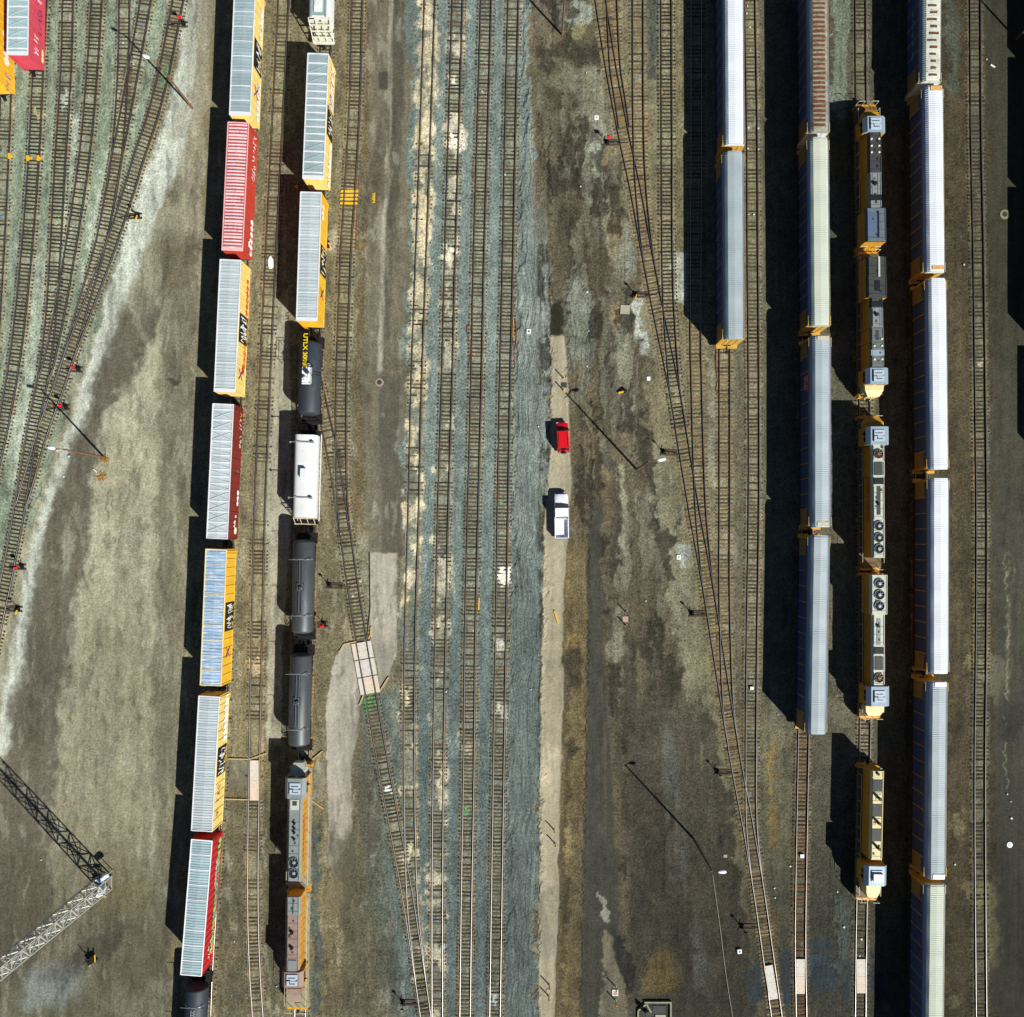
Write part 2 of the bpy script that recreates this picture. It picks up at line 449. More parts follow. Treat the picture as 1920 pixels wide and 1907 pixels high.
lz = is_l + sstep((Xc - 400) / 10) * sstep((770 - Xc) / 20) + sstep((Xc - 1430) / 20)
blend(lz * sstep((st3 - .60) * 10), '#4d483c', .4)
blend(lz * sstep((.38 - st3) * 10), '#9b9784', .3)
# concrete strip and its neighbours
band([(628, 1030, 1058), (700, 1033, 1066), (760, 1034, 1068), (830, 1033, 1070), (900, 1028, 1070), (1000, 1021, 1066), (1120, 1018, 1058), (1300, 1014, 1056), (1500, 1012, 1050), (1700, 1011, 1047), (1800, 1011, 1042), (1990, 1010, 1038)], '#978d76', f=3, fy=8, a=.97, warp=.16, g=.3)
for (ya, yb, xa, xb) in [(1390, 1420, 1020, 1050), (1240, 1290, 1024, 1040), (1750, 1790, 1015, 1035), (1430, 1475, 1013, 1030), (1660, 1700, 1014, 1030)]:
    ell((xa + xb) / 2, (ya + yb) / 2, (xb - xa) / 2, (yb - ya) / 2, '#b0a188' if ya in (1430, 1390) else '#7f7a68', .55, .5, g=.3)
band([(1020, 1062, 1104), (1150, 1056, 1102), (1300, 1058, 1100), (1500, 1050, 1097), (1700, 1047, 1091), (1990, 1038, 1088)], '#6a5d41', f=5, fy=40, a=.95, warp=.35, noise=.2, nf=blot)
band([(1200, 1062, 1070), (1907, 1044, 1056)], '#453f31', f=7, fy=120, a=.6)
ell(1075, 1250, 20, 34, '#3e382b', .75, .7); ell(1072, 1400, 12, 12, '#39342b', .8, .5); ell(1080, 1845, 14, 30, '#49402e', .6, .8)
ell(1072, 1580, 14, 18, '#8d7c56', .7, .8); ell(1076, 1205, 12, 12, '#7d6840', .7, .8)
band([(940, 1103, 1128), (1200, 1102, 1130), (1500, 1097, 1150), (1700, 1092, 1160), (1990, 1088, 1170)], '#46443c', f=7, fy=60, a=.95, warp=.3, g=.55, noise=.15)
band([(1160, 1120, 1150), (1400, 1124, 1160), (1560, 1130, 1170)], '#5a523f', f=12, fy=60, a=.6, noise=.7)
band([(880, 1150, 1172), (980, 1158, 1178), (1060, 1165, 1185), (1110, 1152, 1176), (1150, 1150, 1174), (1240, 1140, 1176)], '#857f6b', f=6, fy=12, a=.8, noise=.4, nf=blot)
band([(860, 1140, 1160), (1060, 1148, 1166)], '#39362d', f=7, fy=30, a=.7, noise=.4)
band([(1180, 1172, 1196), (1330, 1164, 1192), (1420, 1170, 1190)], '#39352b', f=9, fy=40, a=.75, noise=.5)
band([(1300, 1180, 1330), (1430, 1160, 1370), (1640, 1180, 1410), (1990, 1170, 1460)], '#4a463a', f=30, fy=120, a=.9, noise=.4)
band([(1380, 1230, 1262), (1600, 1262, 1290), (1850, 1300, 1330)], '#62645a', f=24, fy=80, a=.55, noise=.8)
band([(1450, 1180, 1260), (1850, 1200, 1300)], '#3d392f', f=40, fy=80, a=.6, noise=.7, nf=blot)
band([(1682, 1126, 1130), (1700, 1126, 1136), (1730, 1128, 1140)], '#8d8b7c', f=3, fy=4, a=.9)
band([(1750, 1128, 1150), (1790, 1126, 1158), (1830, 1126, 1166), (1880, 1126, 1176), (1990, 1126, 1180)], '#7a745f', f=4, fy=8, a=.85, warp=.7)
band([(1740, 1142, 1160), (1800, 1156, 1182), (1850, 1166, 1190)], '#2e2d29', f=6, fy=14, a=.8)
ell(1240, 1825, 30, 44, '#6d5d3b', .8, .6)
for s_, pl in [(0, [(1034, 230), (1026, 320), (1036, 360), (1032, 480), (1031, 560), (1032, 640), (1034, 780)]), (5, [(1010, 210), (1022, 300)]),
               (9, [(1108, 690), (1110, 780), (1108, 900), (1104, 1080), (1101, 1300), (1097, 1500), (1091, 1700), (1088, 1907)]),
               (13, [(1018, 1130), (1013, 1300), (1011, 1500), (1013, 1650), (1010, 1800)])]:
    crack(pl, seed=s_)
# right-hand ladder and lines
band([(-90, 1105, 1290), (480, 1190, 1300), (960, 1272, 1440), (1400, 1350, 1440), (1560, 1380, 1440), (1990, 1420, 1440)], '#716a52', f=8, a=.9, g=1.1)
band([(-90, 1214, 1238), (150, 1214, 1238)], '#474b45', f=5, a=.8)
band([(-90, 1260, 1290), (640, 1262, 1290)], '#6a6248', f=6, a=.8)
band([(480, 1262, 1300), (560, 1262, 1300)], '#9c9d8d', f=4, fy=8, a=.8)
band([(560, 1300, 1440), (960, 1310, 1440), (1440, 1400, 1440)], '#69634f', f=8, a=.8)
band([(680, 1325, 1345), (900, 1325, 1347), (1060, 1370, 1398)], '#85826f', f=8, a=.5)
band([(-90, 1380, 1700), (1380, 1380, 1720), (1990, 1440, 1720)], '#5b5646', f=8, a=.85)
band([(-90, 1556, 1590), (210, 1556, 1590)], '#7d8572', f=9, a=.75, r=.5)
band([(1360, 1425, 1500), (1600, 1420, 1490), (1800, 1425, 1500)], '#6b6650', f=12, fy=50, a=.8, noise=.3, nf=blot)
band([(1400, 1440, 1452), (1580, 1440, 1450)], '#8d7444', f=9, fy=30, a=.7)
band([(1360, 1515, 1600), (1990, 1515, 1600)], '#565345', f=10, a=.8, noise=.3, r=.35)
band([(1640, 1395, 1640), (1990, 1400, 1640)], '#45443b', f=30, fy=200, a=.75, noise=.4, nf=blot)
band([(1686, 1566, 1586), (1790, 1570, 1590), (1840, 1560, 1580)], '#5f665f', f=10, fy=30, a=.7, r=1.2)
for (xa, xb, yb) in [(1405, 1440, 1885), (1460, 1490, 1890), (1508, 1560, 1870), (1580, 1604, 1870), (1622, 1645, 1880)]:
    band([(1786, xa, xb), (1840, xa - 4, xb + 2), (yb, xa + 4, xb)], '#3d484d', f=10, fy=24, a=.9, warp=1.6, g=.6, noise=.25, nf=mott)
ell(1520, 1810, 30, 16, '#566166', .5, .8, rot=-.6)
band([(1770, 1446, 1460), (1700, 1450, 1462)][::-1], '#7a6840', f=7, fy=20, a=.5)
# far right
band([(-90, 1700, 2100), (1990, 1700, 2100)], '#4b4433', f=8)
band([(-90, 1772, 1812), (480, 1776, 1815), (960, 1782, 1820), (1500, 1780, 1820), (1990, 1776, 1820)], '#564d38', f=10, a=.8, noise=.4, nf=blot)
band([(-90, 1850, 1990), (600, 1860, 1990), (1990, 1868, 1990)], '#474538', f=9, a=.9, g=.5, noise=.15)
band([(900, 1868, 1990), (1990, 1868, 1990)], '#46443a', f=9, fy=60, a=.9, g=.5)
band([(1040, 1884, 1892), (1180, 1888, 1894), (1300, 1886, 1892)], '#77705a', f=6, fy=30, a=.55, noise=.6)
band([(-90, 1774, 1792), (180, 1776, 1790)], '#575f52', f=6, a=.7)
ell(1870, 1270, 14, 40, '#6f6b57', .5, .7); ell(1900, 1350, 18, 40, '#35332a', .6, .8)
for (cx, cy, rx, ry) in [(1850, 1680, 26, 22), (1816, 1668, 18, 14), (1862, 1760, 16, 60), (1800, 1540, 12, 20), (1790, 1880, 14, 20), (1836, 1240, 26, 14)]:
    ell(cx, cy, rx, ry, '#857d58', .55, .9)
crack([(1884, 1040), (1892, 1180), (1888, 1260), (1884, 1420), (1890, 1480)], '#8a8468', 1.6, .6, 3, 33)

# ------------------------------------------------------------------ tracks (plan centre lines)
TR = []   # name-label, points, tie visibility, tie tone
def T(label, pts, vis=1.0, sand=None, bed='#868066', bed_a=.55, sleepers='mid', lo=-90, hi=2000, group='yard tracks'):
    TR.append(dict(label=label, pts=pts, vis=vis, sand=sand, bed=bed, bed_a=bed_a, tone=sleepers, group=group))
T('short track at the far left edge carrying the yellow boxcar', [(16, -90), (14, 0), (11, 191), (4, 360), (-2, 480), (-12, 640), (-30, 900)], .5)
T('track at the far left under the pink red boxcar curving off the left edge', [(82, -90), (78, 0), (71.5, 141), (64, 297), (50, 480), (31, 656), (11, 777), (-6, 857), (-40, 1010)], .95, sleepers='dark')
T('left fan track with white patches running into its right neighbour', [(131, -90), (128, 0), (124, 141), (114, 297), (104, 480), (96, 600), (82, 706), (62, 807), (36.5, 960), (13, 1086), (-3, 1161), (-30, 1290)], .9, sleepers='dark')
T('left fan track with brown bed that ends where it meets the white patched track', [(186, -90), (182, 0), (173, 141), (158.6, 297), (131, 480), (108, 610), (90, 690), (82, 712)], .8, sleepers='dark')
T('left fan track with tan bed starting beside the leaning lamp at top', [(237, -90), (234, 0), (231, 141), (219, 297), (201, 403), (184, 480), (152, 590), (126, 683), (112, 730)], .8)
T('left fan track crossing under the leaning lamp shadow and joining the tan bed track', [(286, -90), (274, 0), (262, 70), (249, 141), (231, 240), (217, 310), (203, 395)], .7)
T('rightmost track of the left fan with red switch stand and bent long curve', [(352, -90), (335, 0), (321.5, 70), (307, 141), (285, 226), (261, 297), (236.6, 378), (202, 480), (168, 570), (126, 681), (109, 732), (82, 807), (58, 890), (40, 950)], 1.0)
T('track under the long row of red and yellow boxcars', [(477, -90), (473, 0), (466, 216), (456, 480), (444, 740), (428, 1012), (419, 1287), (406, 1560), (389, 1830), (384, 2000)], .5)
T('empty track between the two boxcar rows', [(534, -90), (532, 0), (522, 201), (508, 480), (497, 719), (487.5, 960), (482, 1199), (477, 1440), (474.5, 1666), (477.5, 1804), (484, 1907), (492, 2000)], .55)
T('track under the row with tank cars and two yellow engines', [(614, -90), (612, 60), (605, 200), (597, 400), (592, 600), (587, 760), (583, 960), (577, 1190), (571, 1400), (568, 1560), (564, 1800), (563, 1907), (562, 2000)], .6)
T('turnout leg leaving the tank car row towards the concrete crossing', [(589, 690), (597, 730), (608, 780), (620, 832), (632, 900), (640, 955), (646, 1000)], .8)
T('track with yellow painted ties that bends right over the concrete crossing', [(672, -90), (670, 0), (665, 201), (655, 380), (648.5, 480), (640.5, 719), (640, 860), (644, 960), (659, 1081), (678, 1199), (694.6, 1297), (718, 1430), (740, 1548), (762, 1666), (781, 1786), (798.5, 1907), (810, 2000)], .8)
T('cream sanded track at the left of the middle group', [(809, -90), (806, 0), (798, 239), (789.5, 480), (781, 719), (775.5, 960), (769, 1199), (767.5, 1440), (772, 1666), (783, 1786), (793, 1870)], .35, sand='#b9a47c')
T('patchy second track of the middle group with white sand spots', [(861, -90), (858, 0), (851, 239), (844, 480), (838, 719), (831, 960), (826, 1199), (822, 1440), (820, 1666), (820, 1907), (820, 2000)], .6, sand='#a8987a')
T('rust brown third track of the middle group', [(913, -90), (911.5, 0), (905, 239), (898, 480), (893, 719), (887, 960), (881.5, 1199), (879, 1440), (875, 1666), (872, 1907), (871, 2000)], .9)
T('fourth track of the middle group beside the rutted gravel with a white salt spot', [(965, -90), (962.6, 0), (957, 239), (952.5, 480), (947, 719), (942.8, 960), (939, 1199), (935, 1440), (931.5, 1666), (928, 1907), (927, 2000)], .85)
T('long diagonal ladder track running from top centre to bottom right', [(1112, -90), (1125.7, 0), (1144.5, 121), (1166.6, 239), (1192, 359), (1214, 480), (1237.7, 601), (1262, 719), (1282, 839), (1302, 960), (1324, 1081), (1343, 1199), (1361.7, 1319), (1381, 1437), (1402, 1548), (1421.5, 1666), (1439, 1786), (1456, 1907), (1468, 2000)], 1.0, sleepers='tan')
T('short ladder track at top that joins the diagonal first', [(1144, -90), (1147, 0), (1153, 121), (1163, 190), (1170, 240)], .9, sleepers='tan')
T('second straight track meeting the diagonal ladder below the red switch target', [(1196, -90), (1196, 0), (1197, 239), (1202, 359), (1214.5, 475), (1226, 540)], .9, sleepers='tan')
T('dark straight track beside the first car carrier shadow that joins the ladder', [(1249, -90), (1249, 0), (1250, 239), (1251, 480), (1255, 601), (1264, 719), (1276, 800)], .85, sleepers='dark')
T('straight track emerging from the first car carrier shadow into the ladder', [(1305, -90), (1305, 240), (1304, 601), (1306, 719), (1309, 839), (1314, 960), (1325, 1075), (1330, 1110)], .9, sleepers='tan')
T('track under the two white car carriers nearest the ladder', [(1361, -90), (1359, 240), (1358.5, 719), (1358.5, 960), (1358, 1081), (1360, 1199), (1365, 1319), (1376, 1410)], .9, sleepers='tan')
T('straight track right of the first car carriers with white litter', [(1405, -90), (1405.7, 0), (1409.7, 239), (1411, 480), (1413, 719), (1413, 960), (1409.5, 1199), (1407.7, 1430), (1409, 1548), (1419, 1650)], .75)
T('track under the brown roofed car carrier with a concrete panel at its bottom', [(1510, -90), (1511, 0), (1513, 600), (1512, 1000), (1506, 1388), (1501, 1666), (1500, 1786), (1502, 1907), (1503, 2000)], .85, sleepers='brown')
T('track under the column of yellow locomotives with a concrete panel at its bottom', [(1612, -90), (1612.8, 0), (1614, 201), (1619, 600), (1622, 1000), (1621.5, 1363), (1615.5, 1679), (1613.8, 1786), (1612.7, 1907), (1612, 2000)], .7, sleepers='dark')
T('track under the long right hand column of six car carriers', [(1712, -90), (1713, 0), (1717, 330), (1724, 700), (1725, 1080), (1723, 1460), (1719, 1780), (1718, 2000)], .5, sleepers='dark')
T('overgrown empty track along the far right road', [(1826, -90), (1827.6, 0), (1829, 239), (1833.7, 480), (1836.7, 719), (1839.4, 960), (1838.8, 1199), (1836.4, 1430), (1837, 1666), (1839, 1907), (1840, 2000)], .75, sleepers='dark')
T('track past the right edge under the cars that shade the road', [(1966, -90), (1968, 400), (1970, 1000), (1970, 2000)], .5, sleepers='dark')

def smooth_line(pts, stepm=1.0):
    """Catmull-Rom through plan points -> world points"""
    w_ = [P(*p) for p in pts]
    out = []
    for i in range(len(w_) - 1):
        p0, p1, p2, p3 = w_[max(i - 1, 0)], w_[i], w_[i + 1], w_[min(i + 2, len(w_) - 1)]
        n = max(1, int((p2 - p1).length / stepm))
        for k in range(n):
            t = k / n
            out.append(0.5 * ((2 * p1) + (p2 - p0) * t + (2 * p0 - 5 * p1 + 4 * p2 - p3) * t * t + (-p0 + 3 * p1 - 3 * p2 + p3) * t ** 3))
    out.append(w_[-1])
    return out
lift = ((fbm(Xc / 30, Yc / 60, 61, 3) - .5) * .05 - .03)
hn = fbm(Xc / 5, Yc / 5, 63, 3); hb_ = fbm(Xc / 30, Yc / 28, 65, 3)
for ti_, t in enumerate(TR):
    ln = smooth_line(t['pts'])
    t['line'] = ln
    ys = np.array([NY - p.y / S for p in ln]); xs = np.array([NX + p.x / S for p in ln])
    t['ys'], t['xs'] = ys, xs
    if np.any(np.diff(ys) <= 0):
        o_ = np.argsort(ys); ys, xs = ys[o_], xs[o_]
    xcen = np.interp(Yc, ys, xs)
    d = np.abs(Xc + (fine - .5) * 7 - xcen)
    inside = sstep((Yc - ys[0]) / 10) * sstep((ys[-1] - Yc) / 10) if ys[-1] < 1950 or ys[0] > 0 else 1.0
    m = sstep((20 - d) / 7) * inside * (0.55 + 0.75 * streak)
    blend(np.clip(m, 0, 1), t['bed'], t['bed_a'])
    if t['sand']:
        pat = fbm(Yc / 48, Xc / 40 + t['xs'][0], 91, 4, .65)
        thr = .33 if t['sand'].startswith('#b9') else .50
        if thr < .4: thr = thr + np.clip((Yc - 650) / 1500, 0, .26)
        pat = pat + (mott - .5) * .35 + (fine - .5) * .25
        sm = sstep((21 - d + (mott - .5) * 30) / 7) * sstep((pat - thr) * 6)
        blend(sm * (.65 + .35 * sstep(fine * 2 - .4)), '#c6b592' if t['sand'].startswith('#b9') else '#b3a88e', .75, g=.8)
        t['pat'] = True
    # stones lie against the outside of the rails and bury some of the cribs
    zt_ = .03 + (ti_ % 4) * .006
    low = -.05 if t['tone'] in ('tan', 'brown') else -.034
    crib = zt_ + low + (hn - .5) * .07 + (hb_ - .5) * .16 * (1.25 - t['vis'])
    if t['sand']: crib = crib + .06 * np.clip(sm, 0, 1)
    crib = np.minimum(crib, zt_ + .025)
    shoul = zt_ + .016 + (hn - .5) * .07 + (.0 if t['tone'] != 'tan' else -.03)
    d0 = np.abs(Xc - xcen)
    w_in = sstep((9.5 - d0) / 2.5); w_sh = sstep((d0 - 10) / 2) * sstep((15.6 - d0) / 2)
    lift = lift * (1 - np.clip(w_in + w_sh, 0, 1) * inside) + (crib * w_in + shoul * w_sh) * inside
    # rust stains along the rails
    rs = sstep((4.5 - np.abs(d - 11)) / 4) * inside * sstep((streak - .40) * 5)
    blend(np.clip(rs, 0, 1), '#8f6530', .5)
for (cx, cy, rx, ry, c_, a_) in [(943, 1082, 20, 16, '#e0d6bf', .95), (844, 478, 18, 12, '#d8cbb0', .85), (852, 265, 16, 22, '#d8cbb0', .7), (843, 160, 14, 8, '#d8cbb0', .7),
                                 (800, 45, 20, 20, '#d8c8a8', .7), (766, 1085, 10, 26, '#cfbf9f', .7), (942, 1330, 14, 14, '#b5ab98', .7), (930, 1860, 10, 14, '#b3bab8', .7),
                                 (880, 1400, 14, 20, '#b0a486', .6), (940, 1215, 16, 14, '#b7ae9a', .6), (482, 1255, 16, 14, '#b59f7c', .7), (76, 206, 10, 10, '#a39668', .8),
                                 (120, 178, 9, 22, '#b3b6a4', .85), (1840, 1255, 12, 12, '#8d8a7b', .7), (1838, 668, 8, 8, '#b0a088', .7), (826, 1780, 8, 10, '#c2c8ca', .7),
                                 (726, 1474, 6, 10, '#dfe3e2', .8), (697, 1312, 8, 16, '#4f8a4a', .85), (943, 938, 6, 8, '#4d8a58', .8), (876, 1524, 6, 14, '#4f8a58', .7),
                                 (305, 140, 9, 14, '#4f8a5a', .6), (525, 170, 7, 12, '#5b7a4a', .6), (540, 255, 8, 18, '#6d7a55', .5)]:
    ell(cx, cy, rx * .95, ry, c_, a_ * .9, .55, warp=1.0)
    dd = ((Xw - cx) / rx) ** 2 + ((Yw - cy) / ry) ** 2
    lift = lift + sstep(1.3 - dd) * .045 * ((np.abs(Xc - cx) < 14))
for vignette_zone, amt in ((sstep((Yc - 1200) / 550) * sstep((Xc - 960) / 400), .42), (sstep((Yc - 1480) / 380) * sstep((480 - Xc) / 200), .26), (sstep((Yc - 1400) / 500) * sstep((Xc - 560) / 60) * sstep((1010 - Xc) / 60), .16), (sstep((Xc - 1430) / 60) * sstep((900 - Yc) / 500), .25)):  # vignette-like falloff darkened into the soil colour towards the frame edges
    C[:] = C * (1 - amt * vignette_zone)[..., None]
base_ = .16
C[:] = base_ * np.power(np.clip(C / base_, 1e-4, 8), 1.14)
C *= np.clip(1 + .5 * (blot - .5) + .75 * (mott - .5) * np.clip(grain, .4, 1) + .25 * (fine - .5) + .4 * (streak - .5) + .42 * (track_lines - .5), .35, 2)[..., None].astype(np.float32)
gray = C.mean(-1, keepdims=True)
C[:] = (gray + (C - gray) * .95) * np.array([.965, 1.01, 1.04], np.float32)
# ---- mesh
ny_, nx_ = X.shape
co = np.empty((ny_ * nx_, 3), np.float32)
co[:, 0] = GX.ravel(); co[:, 1] = GY.ravel()
co[:, 2] = lift.ravel()
idx = np.arange(ny_ * nx_, dtype=np.int32).reshape(ny_, nx_)
qs = np.stack([idx[:-1, :-1], idx[:-1, 1:], idx[1:, 1:], idx[1:, :-1]], -1).reshape(-1, 4)
me = bpy.data.meshes.new('ground')
me.vertices.add(len(co)); me.vertices.foreach_set('co', co.ravel())
me.loops.add(qs.size); me.loops.foreach_set('vertex_index', qs.ravel())
me.polygons.add(len(qs)); me.polygons.foreach_set('loop_start', np.arange(0, qs.size, 4, dtype=np.int32))
me.update(calc_edges=True)
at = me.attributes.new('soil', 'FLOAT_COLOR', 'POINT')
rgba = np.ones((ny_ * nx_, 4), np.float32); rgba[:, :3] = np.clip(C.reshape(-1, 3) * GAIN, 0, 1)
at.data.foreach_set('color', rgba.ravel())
a2 = me.attributes.new('grain', 'FLOAT', 'POINT'); a2.data.foreach_set('value', grain.ravel().astype(np.float32))
a3 = me.attributes.new('rut', 'FLOAT', 'POINT'); a3.data.foreach_set('value', rut.ravel().astype(np.float32))
gm = bpy.data.materials.new('yard_soil'); gm.use_nodes = True
N, L = gm.node_tree.nodes, gm.node_tree.links
b = N['Principled BSDF']; b.inputs['Roughness'].default_value = .92; b.inputs['Specular IOR Level'].default_value = .15
def node(t, **kw):
    n = N.new(t)
    for k, v in kw.items(): setattr(n, k, v)
    return n
def math_(op, a, b_=None, clamp=False):
    n = node('ShaderNodeMath', operation=op, use_clamp=clamp)
    for i, v in enumerate((a, b_)):
        if v is None: continue
        if isinstance(v, (int, float)): n.inputs[i].default_value = v
        else: L.new(v, n.inputs[i])
    return n.outputs[0]
tc = node('ShaderNodeTexCoord')
def gnoise(scale, det=3, rough=.6, stretch=None):
    n = node('ShaderNodeTexNoise'); n.inputs['Scale'].default_value = scale; n.inputs['Detail'].default_value = det; n.inputs['Roughness'].default_value = rough
    if stretch:
        mp = node('ShaderNodeMapping'); mp.inputs['Scale'].default_value = stretch; L.new(tc.outputs['Object'], mp.inputs['Vector']); L.new(mp.outputs[0], n.inputs['Vector'])
    else: L.new(tc.outputs['Object'], n.inputs['Vector'])
    return n.outputs['Fac']
ac = node('ShaderNodeAttribute', attribute_name='soil'); ag = node('ShaderNodeAttribute', attribute_name='grain'); ar = node('ShaderNodeAttribute', attribute_name='rut')
g1 = gnoise(3.4, 4, .8); g2 = gnoise(1.1, 3, .6)
vo = node('ShaderNodeTexVoronoi'); vo.inputs['Scale'].default_value = 4.2; L.new(tc.outputs['Object'], vo.inputs['Vector'])
sp = math_('MULTIPLY', math_('GREATER_THAN', gnoise(7.0, 1, .5), .735), .5)
k = math_('ADD', math_('MULTIPLY', math_('SUBTRACT', g1, .5), 3.6), math_('MULTIPLY', math_('SUBTRACT', g2, .5), .9))
k = math_('ADD', k, math_('MULTIPLY', math_('SUBTRACT', vo.outputs['Distance'], .42), .55))
k = math_('MULTIPLY', k, ag.outputs['Fac'])
k = math_('MAXIMUM', math_('ADD', math_('ADD', 1.0, k), math_('MULTIPLY', sp, ag.outputs['Fac'])), .25)
cbk = node('ShaderNodeCombineColor')
for i in range(3): L.new(k, cbk.inputs[i])
mx = node('ShaderNodeMix', data_type='RGBA', blend_type='MULTIPLY'); mx.inputs['Factor'].default_value = 1
L.new(ac.outputs['Color'], mx.inputs['A']); L.new(cbk.outputs[0], mx.inputs['B'])
# single stones differ in hue
hs = node('ShaderNodeHueSaturation'); L.new(mx.outputs['Result'], hs.inputs['Color'])
L.new(math_('ADD', .5, math_('MULTIPLY', math_('SUBTRACT', gnoise(3.1, 2, .5), .5), .12)), hs.inputs['Hue'])
hs.inputs['Saturation'].default_value = 1.0
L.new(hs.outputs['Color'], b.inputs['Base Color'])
wob = node('ShaderNodeTexNoise'); wob.inputs['Scale'].default_value = .16; wob.inputs['Detail'].default_value = 2; L.new(tc.outputs['Object'], wob.inputs['Vector'])
wv_ = node('ShaderNodeVectorMath', operation='MULTIPLY_ADD'); L.new(wob.outputs['Color'], wv_.inputs[0]); wv_.inputs[1].default_value = (3.2, 0, 0); L.new(tc.outputs['Object'], wv_.inputs[2])
mpr = node('ShaderNodeMapping'); mpr.inputs['Scale'].default_value = (2.0, .09, 0); L.new(wv_.outputs[0], mpr.inputs['Vector'])
rn = node('ShaderNodeTexNoise'); rn.inputs['Scale'].default_value = 1.0; rn.inputs['Detail'].default_value = 3; L.new(mpr.outputs[0], rn.inputs['Vector'])
ruts = rn.outputs['Fac']
hgt = math_('ADD', math_('MULTIPLY', math_('MULTIPLY', g1, ag.outputs['Fac']), .14), math_('MULTIPLY', math_('MULTIPLY', ruts, ar.outputs['Fac']), .55))
bp = node('ShaderNodeBump'); bp.inputs['Strength'].default_value = .8; bp.inputs['Distance'].default_value = 1.0
L.new(hgt, bp.inputs['Height']); L.new(bp.outputs['Normal'], b.inputs['Normal'])
me.materials.append(gm)
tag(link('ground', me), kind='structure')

# ------------------------------------------------------------------ materials
rust_rail = M('rail_steel', '#2a211b', .5, .5, .25, 3, stretch=(1, .15, 1), rust='#4d3019', rust_at=.52)
rail_head = M('polished_rail', '#b4b2b0', .34, .95, .15, 3, stretch=(1, .1, 1))
def tie_mat(name, c1, c2):
    m = bpy.data.materials.new(name); m.use_nodes = True
    N, L = m.node_tree.nodes, m.node_tree.links
    b = N['Principled BSDF']; b.inputs['Roughness'].default_value = .9; b.inputs['Specular IOR Level'].default_value = .1
    oi = N.new('ShaderNodeObjectInfo'); ge = N.new('ShaderNodeNewGeometry')
    ad = N.new('ShaderNodeMath'); ad.operation = 'ADD'; L.new(oi.outputs['Random'], ad.inputs[0]); L.new(ge.outputs['Random Per Island'], ad.inputs[1])
    fr = N.new('ShaderNodeMath'); fr.operation = 'FRACT'; L.new(ad.outputs[0], fr.inputs[0])
    tc = N.new('ShaderNodeTexCoord'); n = N.new('ShaderNodeTexNoise'); n.inputs['Scale'].default_value = 2.2; n.inputs['Detail'].default_value = 5
    nl = N.new('ShaderNodeVectorMath'); nl.operation = 'ADD'; L.new(tc.outputs['Object'], nl.inputs[0]); L.new(oi.outputs['Location'], nl.inputs[1]); L.new(nl.outputs[0], n.inputs['Vector'])
    mm = N.new('ShaderNodeMath'); mm.operation = 'MULTIPLY_ADD'; L.new(fr.outputs[0], mm.inputs[0]); mm.inputs[1].default_value = .75
    s2 = N.new('ShaderNodeMath'); s2.operation = 'MULTIPLY_ADD'; L.new(n.outputs['Fac'], s2.inputs[0]); s2.inputs[1].default_value = .9; s2.inputs[2].default_value = -.32
    L.new(s2.outputs[0], mm.inputs[2])
    mx = N.new('ShaderNodeMix'); mx.data_type = 'RGBA'; L.new(mm.outputs[0], mx.inputs['Factor'])
    mx.inputs['A'].default_value = (*lin(c1), 1); mx.inputs['B'].default_value = (*lin(c2), 1)
    L.new(mx.outputs['Result'], b.inputs['Base Color'])
    return m
TIE = dict(dark=tie_mat('dark_tie', '#211c15', '#4d4638'), mid=tie_mat('brown_tie', '#2a231a', '#665a45'),
           tan=tie_mat('tan_tie', '#392d20', '#85714f'), brown=tie_mat('red_brown_tie', '#2e2015', '#6b4c30'))

